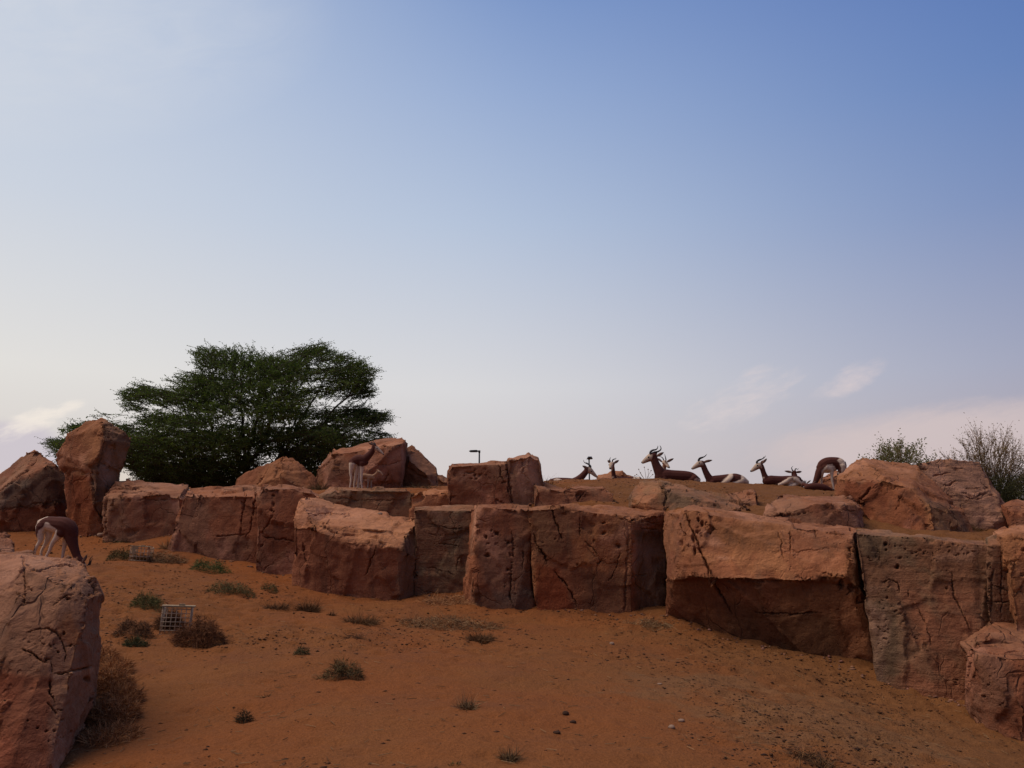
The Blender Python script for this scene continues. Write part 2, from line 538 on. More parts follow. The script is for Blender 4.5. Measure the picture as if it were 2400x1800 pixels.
UPPER = [  # the sand bed behind and between the rocks
    (-150,1180,20),(0,1165,22),(160,1165,19.5),(300,1160,19.0),(420,1158,18.5),(500,1155,18.0),(620,1154,17.5),(700,1150,18.3),(745,1148,17.4),(850,1146,17.2),(945,1143,17.8),(1040,1143,17.5),
    (1000,1158,14.6),(900,1158,14.6),(800,1160,14.6),(1045,1158,14.6),(1290,1142,14.5),(1450,1188,12.5),(1470,1166,14),(1290,1131,19),(1390,1129,19.8),
    (1500,1125,20),(1560,1128,20),(1640,1135,20),(1740,1138,20.2),(1890,1147,19.8),(1940,1152,19.2),(1990,1165,17.5),(1780,1203,12.2),(1780,1160,15.5),
    (1850,1157,17),(2030,1219,12.0),(2080,1254,10.9),(2140,1278,10.3),(2330,1290,9.9),(2450,1290,9.9),(2200,1284,10.3),(2260,1286,10.2),(2200,1240,12.4),(1150,1165,15.5),
    (1600,1200,12.0),(1900,1235,11.4),(1150,1190,14.2),(1825,1138,19.7),(1865,1140,20.0),(1910,1147,19.4),(1960,1152,18.9),(1780,1136,19.9),(1690,1135,19.9),(1880,1140,19.5),(1900,1145,19.0),(1925,1148,19.0)]

def tps_fit(pts, smooth=0.002):
    X = np.array([P(*p) for p in pts])
    return tps_fit_xyz(X, smooth)

def tps_fit_xyz(X, smooth=0.002):
    n = len(X)
    r2 = ((X[:, None, :2] - X[None, :, :2]) ** 2).sum(-1)
    K = np.where(r2 > 0, 0.5 * r2 * np.log(np.maximum(r2, 1e-12)), 0) + smooth * n * np.eye(n)
    Q = np.column_stack([np.ones(n), X[:, :2]])
    A = np.zeros((n + 3, n + 3))
    A[:n, :n] = K; A[:n, n:] = Q; A[n:, :n] = Q.T
    sol = np.linalg.solve(A, np.concatenate([X[:, 2], np.zeros(3)]))
    return X[:, :2], sol

def tps_eval(model, x, y):
    C, sol = model
    n = len(C)
    out = sol[n] + sol[n + 1] * x + sol[n + 2] * y
    for i in range(n):
        r2 = (x - C[i, 0]) ** 2 + (y - C[i, 1]) ** 2
        out = out + sol[i] * 0.5 * r2 * np.log(np.maximum(r2, 1e-12))
    return out

near_pts = np.array([(-8, 0, 0.12), (0, 0, 0.06), (8, 0, -0.25), (-9, 7, 0.3), (12, 6, -0.7), (-5, 3, 0.08), (5, 2, -0.2), (-14, 14, 0.9), (-8, -6, 0.1), (8, -6, -0.2)])
lowX = np.vstack([np.array([P(*p) for p in LOWER]), near_pts])
LOW = tps_fit_xyz(lowX, 0.0006)
upX = np.vstack([np.array([P(*p) for p in UPPER]),
                 np.array([(-14, 24, 2.2), (-6, 25, 2.2), (0, 25, 2.1), (4, 25, 2.2), (9, 25, 2.2), (14, 22, 2.0), (-16, 34, 2.0), (0, 36, 1.6), (16, 36, 1.6), (14, 15, 1.5), (16, 10, 1.3), (-22, 20, 1.8)])])
UP = tps_fit_xyz(upX, 0.0002)
STEP_PX = np.array([-900, -300, 0, 160, 300, 420, 500, 600, 690, 800, 985, 1100, 1240, 1400, 1550, 1700, 1900, 2020, 2150, 2300, 2400, 2600, 3300])
STEP_D = np.array([19.8, 19.4, 19.0, 18.6, 17.8, 17.2, 16.0, 15.2, 14.6, 14.5, 14.6, 14.0, 12.9, 12.3, 12.0, 11.5, 10.9, 10.5, 10.0, 9.6, 9.3, 9.0, 8.6])

def ground_base(x, y):
    x = np.asarray(x, float); y = np.asarray(y, float)
    xc = np.clip(x, -18, 18)
    yc = np.clip(y, -6, 40)
    zl = tps_eval(LOW, np.clip(xc, -13, 12), np.clip(yc, -6, 19))
    zu = tps_eval(UP, xc, np.clip(yc, 9.0, 38))
    px = 1200 + F * x / np.maximum(y, 0.5)
    w_ = np.interp(px, STEP_PX, STEP_D)
    t = sstep(y, w_, w_ + 0.45)
    z = zl * (1 - t) + zu * t
    far = sstep(np.maximum(np.abs(x) * 1.2, y), 26, 70)
    return z * (1 - far) + 1.15 * far

def trample(x, y):
    """0..1: how much the sand is broken up by hooves"""
    q = np.column_stack([x * 0.45, y * 0.32, 0 * x])
    n = fbm(q, 3, 5)
    m = sstep(y, 6.4, 9.0) * 1.0 + sstep(x, 0.6, 3.2) * 0.8
    return np.clip(sstep(n + m * 0.75, 0.15, 0.75), 0, 1)

def ground_z(x, y):
    z = ground_base(x, y)
    x = np.asarray(x, float); y = np.asarray(y, float)
    q = np.column_stack([x, y, 0 * x])
    near = 1 - sstep(y, 24, 34)
    tr = trample(x, y)
    z = z + near * (0.045 * fbm(q * 0.9, 3, 11) + 0.020 * fbm(q * np.array((2.2, 3.6, 1)), 3, 12))
    lump = fbm(q * np.array((6.5, 9.0, 1)), 3, 13)
    z = z + near * tr * (0.042 * lump)
    # hoof prints: small bowls with a raised lip
    cells = q[:, :2] * 2.6
    ci = np.floor(cells)
    dmin = np.full(len(z), 9.0)
    for a in (-1, 0, 1):
        for b_ in (-1, 0, 1):
            cx, cy = ci[:, 0] + a, ci[:, 1] + b_
            hx = _hash(cx, cy, 0 * cx, 91) * 0.5 + 0.5
            hy = _hash(cx, cy, 0 * cx, 92) * 0.5 + 0.5
            dd = np.hypot(cells[:, 0] - cx - hx, (cells[:, 1] - cy - hy))
            dmin = np.minimum(dmin, dd)
    r = dmin / 2.6
    z = z + near * (-0.030 * np.exp(-(r / 0.055) ** 2) + 0.010 * np.exp(-((r - 0.10) / 0.035) ** 2)) * (0.45 + 0.55 * tr)
    return z

def gz(x, y):
    return float(ground_z(np.array([float(x)]), np.array([float(y)]))[0])

def ground_at(px, py):
    """first point of the sand seen through a pixel"""
    ds = np.linspace(2.5, 30, 1400)
    pts = np.array([P(px, py, d) for d in ds])
    z = ground_base(pts[:, 0], pts[:, 1])
    below = pts[:, 2] < z
    if not below.any():
        return ds[-1]
    return float(ds[np.argmax(below)])

rows = np.concatenate([np.linspace(-7, 3.2, 20, endpoint=False), np.geomspace(3.2, 24, 460, endpoint=False), np.geomspace(24, 60, 50, endpoint=False), np.geomspace(60, 4000, 30)])
ts = np.concatenate([np.linspace(-1.9, -0.80, 40, endpoint=False), np.linspace(-0.80, 0.80, 450), np.linspace(0.80, 1.9, 41)[1:]])
YY, TT = np.meshgrid(rows, ts, indexing='ij')
XX = TT * (np.maximum(YY, 0) + 2.6 * (1 - sstep(YY, 0, 60)) + 1.2)
gx, gy = XX.ravel(), YY.ravel()
gzv = ground_z(gx, gy)
nr, nc = YY.shape
idx = np.arange(nr * nc).reshape(nr, nc)
quads = np.stack([idx[:-1, :-1], idx[:-1, 1:], idx[1:, 1:], idx[1:, :-1]], -1).reshape(-1)
gme = mesh_np('ground', np.column_stack([gx, gy, gzv]), quads, 4)

m, t, b = new_mat('sand')
tcn = t.new('ShaderNodeTexCoord')
v = tcn.outputs['Object']
big = t.noise(v, 0.35, 4, 0.6, 0.3)
mid = t.noise(v, 1.6, 5, 0.6, 0.2)
fine = t.noise(v, 55, 4, 0.7)
grain = t.noise(v, 260, 2, 0.7)
c = t.mix(t.maprange(big, 0.40, 0.62, 0, 1, True), (0.248, 0.085, 0.025, 1), (0.238, 0.092, 0.029, 1))
c = t.mix(t.maprange(mid, 0.45, 0.70, 0, 0.6, True), c, (0.196, 0.074, 0.029, 1))
# paler, stonier strip running down to the right
sp = t.new('ShaderNodeSeparateXYZ'); t.l.new(v, sp.inputs[0])
sx, sy = sp.outputs[0], sp.outputs[1]
patch = t.math('SUBTRACT', 1.0, t.math('ADD', t.math('POWER', t.math('ABSOLUTE', t.math('DIVIDE', t.math('SUBTRACT', sx, 2.35), 1.7)), 2.0),
               t.math('POWER', t.math('ABSOLUTE', t.math('DIVIDE', t.math('SUBTRACT', sy, 6.9), 2.0)), 2.0)))
pm = t.maprange(t.math('ADD', patch, t.math('MULTIPLY', t.math('SUBTRACT', mid, 0.5), 4.5)), 0.1, 1.1, 0, 0.75, True)
c = t.mix(t.maprange(t.math('ADD', sx, t.math('MULTIPLY', t.math('SUBTRACT', big, 0.5), 6.0)), -0.5, 3.5, 0, 0.75, True), c, (0.198, 0.088, 0.031, 1))
c = t.mix(pm, c, (0.215, 0.105, 0.043, 1))
c = t.mix(1.0, c, t.ramp(fine, [(0.28, (0.74, 0.73, 0.72, 1)), (0.72, (1.2, 1.2, 1.2, 1))]), 'MULTIPLY')
c = t.mix(1.0, c, t.ramp(grain, [(0.3, (0.86, 0.86, 0.86, 1)), (0.7, (1.12, 1.12, 1.12, 1))]), 'MULTIPLY')
t.l.new(c, b.inputs['Base Color'])
b.inputs['Roughness'].default_value = 0.97
b.inputs['Specular IOR Level'].default_value = 0.1
h = t.math('ADD', t.math('MULTIPLY', t.noise(v, 16, 5, 0.65), 1.0), t.math('MULTIPLY', fine, 0.4))
bp = t.new('ShaderNodeBump')
bp.inputs['Strength'].default_value = 0.75
bp.inputs['Distance'].default_value = 0.04
t.l.new(h, bp.inputs['Height'])
t.l.new(bp.outputs[0], b.inputs['Normal'])
SAND = m
ground = link('ground', gme, None, SAND)
tag(ground, 'reddish orange sand slope and terrace trodden by hooves', None, None, 'structure')
# ------------------------------------------------------------------ rocks
def inside(poly, x, y):
    poly = np.asarray(poly, float)
    r = np.zeros(len(x), dtype=bool)
    j = len(poly) - 1
    for i in range(len(poly)):
        xi, yi = poly[i]; xj, yj = poly[j]
        c = ((yi > y) != (yj > y)) & (x < (xj - xi) * (y - yi) / (yj - yi + 1e-12) + xi)
        r ^= c
        j = i
    return r

def edge_dist(poly, x, y):
    poly = np.asarray(poly, float)
    d = np.full(len(x), 1e9)
    for i in range(len(poly)):
        ax, ay = poly[i]; bx, by = poly[(i + 1) % len(poly)]
        ll = (bx - ax) ** 2 + (by - ay) ** 2 + 1e-9
        t_ = np.clip(((x - ax) * (bx - ax) + (y - ay) * (by - ay)) / ll, 0, 1)
        d = np.minimum(d, np.hypot(x - ax - t_ * (bx - ax), y - ay - t_ * (by - ay)))
    return d


def hull_into(bm, pts):
    vs = [bm.verts.new(p) for p in pts]
    bm.verts.ensure_lookup_table()
    r = bmesh.ops.convex_hull(bm, input=vs)
    junk = [g for g in r['geom_interior'] + r['geom_unused'] if isinstance(g, bmesh.types.BMVert)]
    bmesh.ops.delete(bm, geom=list(set(junk)), context='VERTS')

def chip(W, rs, n):
    """knock off n corners and arrises of the convex lump with slightly tilted planes"""
    for k in range(n):
        nrm = np.array((rs.normal(0, 0.9), -abs(rs.normal(0.75, 0.5)), rs.normal(0.25, 0.7)))
        nrm /= np.linalg.norm(nrm)
        bm = bmesh.new()
        hull_into(bm, W)
        h = W @ nrm
        ext = h.max() - h.min()
        cut = h.max() - rs.uniform(0.004, 0.018) * min(ext, 2.0)
        bmesh.ops.bisect_plane(bm, geom=list(bm.verts) + list(bm.edges) + list(bm.faces), plane_co=tuple(nrm * cut), plane_no=tuple(nrm), clear_outer=True)
        W = np.array([tuple(v_.co) for v_ in bm.verts])
        bm.free()
    return W

def facets(p, size, seed):
    """broken stone: every cell of space leans its own way; returns offsets of about +-size/4"""
    c = p / size
    i0 = np.floor(c).astype(np.int64)
    best = np.full(len(p), 1e9); out = np.zeros(len(p))
    for a in (-1, 0, 1):
        for b_ in (-1, 0, 1):
            for e in (-1, 0, 1):
                x, y, z = i0[:, 0] + a, i0[:, 1] + b_, i0[:, 2] + e
                f = [(_hash(x, y, z, seed + k) * 0.5 + 0.5) for k in range(3)]
                dx, dy, dz = c[:, 0] - x - f[0], c[:, 1] - y - f[1], c[:, 2] - z - f[2]
                dd = dx * dx + dy * dy + dz * dz
                tilt = dx * _hash(x, y, z, seed + 7) + dy * _hash(x, y, z, seed + 8) + dz * _hash(x, y, z, seed + 9)
                m_ = dd < best
                out = np.where(m_, tilt, out); best = np.minimum(best, dd)
    return out * size * 0.5

def rock(name, label, cat, d, hulls, mat, thick=1.4, cracks=(), holes=(), pits=(), rough=1.0, strata=0.0, group=None, vox=1.0, shrink=0.94, chips=1, facet=0.115, patches=()):
    """hulls: lists of corner points (pixel x, pixel y, depth offset); each list becomes a solid convex lump, the lumps are fused.
    cracks: (points, half width px, depth m); holes: (x, y, rx, ry, depth m); pits: (x, y, rx, ry, count)"""
    bm = bmesh.new()
    seed = sum(ord(c) for c in label) % 997
    solids = []
    for h in hulls:
        th_ = thick
        pts2 = [p if len(p) == 3 else (p[0], p[1], 0.0) for p in h]
        cx = sum(p[0] for p in pts2) / len(pts2)
        top = min(p[1] for p in pts2)
        W = []
        for (x, y, dd) in pts2:
            W.append(P(x, y, d + dd))
            W.append(P(cx + (x - cx) * shrink, y + (3 if y < top + 15 else 0), d + dd * 0.4 + th_))
        W = chip(np.array(W), np.random.default_rng(seed + len(W)), chips)
        hull_into(bm, W)
        hb = bmesh.new(); hull_into(hb, W)
        bmesh.ops.dissolve_limit(hb, angle_limit=0.02, verts=hb.verts, edges=hb.edges)
        cen = W.mean(0); pl_n, pl_d = [], []
        for f in hb.faces:
            nn = np.array(f.normal); dd_ = float(nn @ np.array(f.verts[0].co))
            if nn @ cen > dd_:
                nn, dd_ = -nn, -dd_
            pl_n.append(nn); pl_d.append(dd_)
        hb.free()
        solids.append((np.array(pl_n), np.array(pl_d)))
    me = bpy.data.meshes.new('rock_work')
    bm.to_mesh(me); bm.free()
    size = max(0.018, 0.00252 * d) * vox
    me = voxel(me, size, 0)
    # pull the rounded voxel surface back out to crisp arrises
    co = get_co(me)
    sd = np.stack([(co @ n_.T - d_).max(1) for n_, d_ in solids], 1)
    own = np.abs(sd).argmin(1)
    for k_, (n_, d_) in enumerate(solids):
        sel = np.where(own == k_)[0]
        x_ = co[sel]
        for it in range(4):
            gap = d_[None, :] - x_ @ n_.T
            hit = np.abs(gap) < 1.05 * size
            # one plane after another, nearest first is not needed for so small a move
            for i_ in np.where(hit.any(0))[0]:
                g = d_[i_] - x_ @ n_[i_]
                m_ = hit[:, i_]
                x_[m_] += (g[m_])[:, None] * n_[i_][None, :]
        move = x_ - co[sel]
        ln_ = np.linalg.norm(move, axis=1)
        x_ = np.where((ln_ < 2.2 * size)[:, None], x_, co[sel])
        co[sel] = x_
    # how close each point lies to an arris: distance to the second nearest plane of its lump
    arris = np.full(len(co), 9.0)
    for k_, (n_, d_) in enumerate(solids):
        sel = np.where(own == k_)[0]
        if len(d_) > 1:
            arris[sel] = np.sort(np.abs(d_[None, :] - co[sel] @ n_.T), axis=1)[:, 1]
    q = co * 4.0 + seed
    wear = np.clip(fbm(q, 3, seed + 90) - 0.05, 0, 1) * np.exp(-(arris / 0.05) ** 2)
    co = co - get_no(me) * (0.055 * wear)[:, None]
    set_co(me, co)
    rs = np.random.default_rng(seed)
    holes = list(holes)
    for (x, y, rx, ry, n) in pits:
        for k in range(int(n * 0.6)):
            a, r_ = rs.uniform(0, 2 * math.pi), math.sqrt(rs.uniform(0, 1))
            rr = 0.8 + 1.7 * rs.uniform(0, 1) ** 2
            holes.append((x + rx * r_ * math.cos(a), y + ry * r_ * math.sin(a), rr * rs.uniform(0.8, 2.2), rr, 0.010 + 0.011 * rr))
    cam_p = np.array((0, 0, EYE))
    co = get_co(me); no = get_no(me)
    def crack_field(co):
        px, py = project(co)
        q = np.column_stack([px * 0.11, py * 0.11, 0 * px])
        jx = px + 2.6 * vnoise(q * 0.7, seed) + 1.5 * vnoise(q * 2.6, seed + 3)
        jy = py + 2.6 * vnoise(q * 0.7 + 50, seed + 1) + 1.5 * vnoise(q * 2.6 + 9, seed + 4)
        push = np.zeros(len(co)); near = np.full(len(co), 1e9)
        for (pl, wd, dep) in cracks:
            dm = np.full(len(co), 1e9); tm = np.zeros(len(co))
            L = sum(math.dist(pl[i], pl[i + 1]) for i in range(len(pl) - 1)); acc = 0.0
            for i in range(len(pl) - 1):
                ax, ay = pl[i]; bx, by = pl[i + 1]
                ll = (bx - ax) ** 2 + (by - ay) ** 2 + 1e-9
                tt = np.clip(((jx - ax) * (bx - ax) + (jy - ay) * (by - ay)) / ll, 0, 1)
                dd = np.hypot(jx - ax - tt * (bx - ax), jy - ay - tt * (by - ay))
                g = (acc + tt * math.sqrt(ll)) / L
                tm = np.where(dd < dm, g, tm); dm = np.minimum(dm, dd)
                acc += math.sqrt(ll)
            taper = 0.45 + 0.55 * np.clip(np.minimum(tm, 1 - tm) * 6, 0, 1)
            wn = 0.5 * wd * taper * (1 + 0.6 * vnoise(np.column_stack([px * 0.07, py * 0.07, 0 * px]), seed + 9))
            push = np.maximum(push, dep * taper * np.exp(-(dm / np.maximum(wn, 0.3)) ** 2))
            near = np.minimum(near, dm - wd * 1.6)
        for (x, y, rx, ry, dep) in holes:
            e = ((jx - x) / rx) ** 2 + ((jy - y) / ry) ** 2
            push = np.maximum(push, dep * np.exp(-e ** 1.5))
            near = np.minimum(near, (np.sqrt(e) - 1.3) * min(rx, ry))
        return push, near
    if cracks or holes:
        _, near = crack_field(co)
        view = cam_p - co
        front = (view * no).sum(1) > 0
        hot = (near < 1.5) & front
        if hot.any():
            bm = bmesh.new(); bm.from_mesh(me); bm.verts.ensure_lookup_table()
            fs = [f for f in bm.faces if any(hot[v_.index] for v_ in f.verts)]
            es = list({e for f in fs for e in f.edges})
            bmesh.ops.subdivide_edges(bm, edges=es, cuts=2, use_grid_fill=True)
            bm.to_mesh(me); bm.free()
            co = get_co(me); no = get_no(me)
    # weathering
    q = co + seed * 3.1
    disp = rough * (0.022 * fbm(q * 1.1, 3, seed) + facet * facets(q + 0.10 * np.column_stack([vnoise(q * 3, seed + k) for k in range(3)]), 0.8, seed + 40)
                    + facet * 0.5 * facets(q, 0.27, seed + 60) + 0.012 * fbm(q * 5.5, 3, seed + 7) + 0.005 * fbm(q * 19, 2, seed + 8))
    if strata:
        wv = co[:, 2] * 9.0 + 1.6 * fbm(q * 1.6, 3, seed + 20) + 0.3 * co[:, 0]
        saw = wv - np.floor(wv)
        disp = disp + strata * (sstep(saw, 0, 0.75) - sstep(saw, 0.75, 1.0)) * np.clip(0.5 + fbm(q * 1.3, 2, seed + 22), 0, 1)
    push = 0
    if cracks or holes:
        push, _ = crack_field(co)
        front = ((cam_p - co) * no).sum(1) > 0
        push = np.where(front, push, 0)
    co = co + no * (disp - push)[:, None]
    # stone's own grey and red zones and stains, plus painted facet shade and light
    px, py = project(co)
    qq = np.column_stack([px * 0.045, py * 0.045, 0 * px])
    jx = px + 7 * fbm(qq, 3, seed + 70); jy = py + 7 * fbm(qq + 31, 3, seed + 71)
    tint = np.ones((len(co), 3))
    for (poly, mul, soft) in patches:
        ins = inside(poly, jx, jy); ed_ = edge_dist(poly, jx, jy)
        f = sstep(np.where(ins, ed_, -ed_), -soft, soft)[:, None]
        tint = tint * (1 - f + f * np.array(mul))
    set_color_attr(me, 'zone', tint)
    base_z = co[:, 2].min()
    org = np.array((co[:, 0].mean(), co[:, 1].mean(), base_z))
    set_co(me, co - org)
    me.polygons.foreach_set('use_smooth', np.ones(len(me.polygons), dtype=bool))
    me.name = name
    o = link(name, me, None, mat, org)
    me.materials.clear(); me.materials.append(mat)
    tag(o, label, cat, group)
    return o

BG = 'red rock blocks of the terrace wall'
BB = 'boulders along the top of the terrace'

rock('boulder', 'pale topped boulder cut by a slanting crack at the far left edge', 'boulder', 18.0, [[
    (-90,1262,.4),(-80,1190,.3),(-20,1155,.5),(0,1137,.6),(38,1085,.7),(72,1060,.7),(95,1062,.6),(118,1082,.35),(157,1117,.4),(158,1170,.4),(153,1262,.35),
    (0,1265,0),(112,1090,.12),(80,1117,-.02),(40,1124,-.08),(0,1167,-.15),(60,1262,-.1),(0,1200,-.2),(130,1190,0)]], MAUVE,
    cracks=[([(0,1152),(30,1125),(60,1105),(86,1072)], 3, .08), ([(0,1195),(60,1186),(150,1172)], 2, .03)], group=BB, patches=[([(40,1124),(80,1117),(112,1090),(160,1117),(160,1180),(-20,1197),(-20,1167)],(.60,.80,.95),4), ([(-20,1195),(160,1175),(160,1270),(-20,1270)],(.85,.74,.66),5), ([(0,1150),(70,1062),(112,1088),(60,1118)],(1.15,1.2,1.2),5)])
rock('boulder', 'tall leaning boulder with pitted grey side beside the acacia', 'boulder', 17.1, [[
    (172,1012,.45),(200,993,.5),(222,985,.5),(250,986,.5),(276,1006,.5),(303,1026,.55),(300,1056,.5),(286,1092,.45),(150,1040,.4),(132,1080,.45),(158,1112,.4),
    (242,1000,.1),(246,1030,.0),(234,1062,-.08),(216,1110,-.02),(190,1060,.12),(275,1120,.4)],
    [(158,1108,.35),(164,1150,.3),(160,1200,.3),(168,1270,.15),(240,1270,.1),(252,1240,.35),(254,1165,.4),(270,1148,.4),(280,1110,.4),(216,1110,-.02),(218,1180,-.05),(200,1262,.0),(234,1075,.0)]], RUST,
    thick=1.0, cracks=[([(212,1105),(216,1140),(220,1180),(230,1205),(242,1216)], 2.5, .08), ([(240,990),(248,1020),(228,1022)], 2.5, .05), ([(168,1130),(200,1122),(214,1112)], 2, .03)],
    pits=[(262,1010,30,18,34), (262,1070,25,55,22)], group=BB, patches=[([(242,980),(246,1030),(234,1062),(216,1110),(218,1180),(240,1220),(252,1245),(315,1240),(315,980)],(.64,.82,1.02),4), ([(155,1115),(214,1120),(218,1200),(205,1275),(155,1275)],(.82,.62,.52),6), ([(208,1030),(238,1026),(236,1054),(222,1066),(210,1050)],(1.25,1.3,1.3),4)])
rock('rock_block', 'low broad block with flaky layered top between leaning boulder and cracked wall', 'rock', 16.3, [[
    (244,1275,.1),(252,1168,.05),(262,1140,.9),(298,1129,1.1),(330,1138,1.0),(430,1136,1.1),(440,1146,.9),(434,1178,.1),(426,1285,0),(330,1282,-.04),(258,1168,.0),(345,1162,.0),(420,1166,.0)],
    [(262,1160,.6),(270,1128,.9),(298,1128,.9),(332,1142,.8),(330,1150,.6)]], MAUVE, thick=1.2,
    cracks=[([(262,1150),(290,1156),(330,1152),(380,1157)], 2, .07), ([(270,1140),(300,1142),(330,1147)], 2, .06), ([(322,1172),(360,1170),(400,1171)], 2, .05), ([(254,1160),(250,1200),(249,1255)], 3, .10)], strata=.008, group=BG)
rock('rock_block', 'broad red wall block with two slanting grooves above the dry straw', 'rock', 14.7, [[
    (396,1305,.5),(415,1222,.5),(434,1164,.45),(446,1145,1.5),(480,1144,1.6),(549,1146,1.6),(600,1142,1.5),(616,1144,1.2),(613,1164,.05),(614,1352,-.1),(557,1348,.05),(500,1338,.28),(505,1165,.3)]], RED,
    thick=1.3, cracks=[([(573,1152),(568,1200),(563,1258)], 2.6, .09), ([(602,1150),(594,1190),(586,1240),(575,1258)], 2.6, .09), ([(500,1258),(550,1255),(580,1252)], 2, .04), ([(440,1165),(500,1162),(545,1152)], 2, .05)], pits=[(420,1240,14,20,6)], group=BG, patches=[([(440,1140),(610,1138),(610,1160),(505,1168),(440,1170)],(1.3,1.4,1.4),5), ([(400,1270),(610,1262),(610,1360),(400,1360)],(.85,.85,.88),10)])
rock('rock_block', 'dark red wall block with small round pits and a level crack low down', 'rock', 13.9, [[
    (602,1368,.08),(605,1166,.06),(618,1147,.1),(706,1153,.08),(752,1167,.12),(753,1180,.1),(705,1202,.0),(705,1382,-.1),(650,1374,-.04),(617,1141,.6),(652,1141,.6),(706,1148,.6),(750,1163,.6)]], RED,
    cracks=[([(604,1255),(640,1262),(690,1268)], 2.2, .06), ([(640,1205),(625,1235),(612,1250)], 2, .05)],
    holes=[(640,1163,3,3,.06),(639,1182,2.5,5,.06),(636,1195,2.5,4,.06),(642,1199,2,2,.05),(614,1247,3,2.5,.05),(614,1277,3,2.5,.05),(625,1145,5,2.5,.05)], group=BG, patches=[([(600,1258),(700,1266),(705,1390),(600,1390)],(.78,.74,.74),10)])
rock('rock_block', 'large wall block with wide sloping pink top face and streaked grey corner', 'rock', 12.3, [[
    (700,1196,.9),(771,1181,1.3),(825,1199,1.3),(907,1210,1.3),(961,1213,1.2),(978,1226,.7),(993,1245,.7),(999,1352,.6),(990,1418,.5),(936,1424,.0),(890,1422,.02),(812,1408,.1),(736,1398,.22),(692,1384,.4),
    (688,1340,.42),(690,1238,.42),(733,1236,.14),(747,1248,.08),(787,1261,.0),(831,1277,-.06),(880,1279,-.08),(930,1289,-.08),(946,1279,-.02),(962,1243,.3)],
    [(706,1174,.75),(712,1171,1.0),(775,1180,1.3),(825,1200,1.3),(735,1236,.2),(748,1246,.16),(716,1196,.42),(690,1240,.45),(694,1350,.45),(735,1390,.3),(699,1210,.5)]], PINK,
    cracks=[([(757,1228),(765,1240),(800,1252),(840,1257)], 2.0, .05), ([(883,1279),(870,1310),(855,1350)], 2.4, .07), ([(722,1206),(770,1205),(820,1203)], 1.8, .05), ([(760,1228),(775,1213)], 1.8, .04),
            ([(977,1232),(984,1280),(972,1330),(970,1358)], 2.4, .07), ([(986,1250),(992,1300),(990,1352)], 2.4, .07), ([(704,1270),(712,1300),(722,1330)], 2.5, .06)], group=BG, patches=[([(685,1236),(733,1236),(747,1248),(787,1261),(831,1277),(880,1279),(930,1290),(934,1430),(685,1430)],(.60,.50,.50),4), ([(931,1290),(958,1245),(975,1226),(1010,1245),(1010,1430),(934,1430)],(.50,.60,.72),4), ([(770,1225),(950,1222),(930,1285),(830,1270)],(1.1,1.1,1.08),8)])  # front patch darkened for shade as well as stain, top patch lightened as lit
rock('rock_block', 'grey flat faced wall block with thin level cracks', 'rock', 12.5, [[
    (974,1197,.04),(1112,1197,.0),(1100,1415,-.02),(974,1412,.05),(974,1190,.4),(1116,1190,.4),(1050,1189,.45)]], GREY,
    cracks=[([(996,1226),(1040,1236),(1085,1240)], 1.8, .04), ([(1000,1330),(1040,1338),(1070,1350)], 1.8, .04), ([(1030,1272),(1078,1282)], 1.8, .04), ([(1078,1300),(1070,1340)], 1.8, .04), ([(1000,1250),(1040,1255)], 1.6, .03)], strata=.006, group=BG)
rock('rock_block', 'narrow dark red wall block with scattered round holes', 'rock', 11.75, [[
    (1107,1194,.55),(1100,1275,.55),(1084,1415,.5),(1122,1190,.04),(1114,1300,.0),(1111,1436,-.04),(1244,1196,.08),(1250,1450,.04),(1190,1452,-.08),(1122,1184,.4),(1225,1183,.4),(1243,1188,.4)]], RED,
    cracks=[([(1195,1240),(1204,1280),(1200,1330),(1196,1400),(1205,1425)], 3.2, .06), ([(1225,1290),(1226,1335)], 2, .05), ([(1090,1380),(1096,1300),(1100,1265)], 2, .05)],
    holes=[(1166,1252,4.5,3.5,.09),(1139,1259,3,4.5,.08),(1192,1272,4.5,3.5,.09),(1142,1302,5,3.5,.09),(1192,1336,3.5,3.5,.08),(1119,1236,2.5,6,.07),(1153,1245,2,2,.05),(1196,1300,2.5,6,.05)],
    pits=[(1170,1275,35,45,26),(1195,1380,16,40,14)], group=BG, patches=[([(1105,1385),(1255,1385),(1255,1460),(1105,1460)],(.78,.98,1.12),10), ([(1200,1180),(1255,1180),(1255,1400),(1222,1400)],(.85,1.0,1.1),8), ([(1085,1180),(1120,1184),(1110,1420),(1080,1420)],(1.3,1.35,1.3),4)])
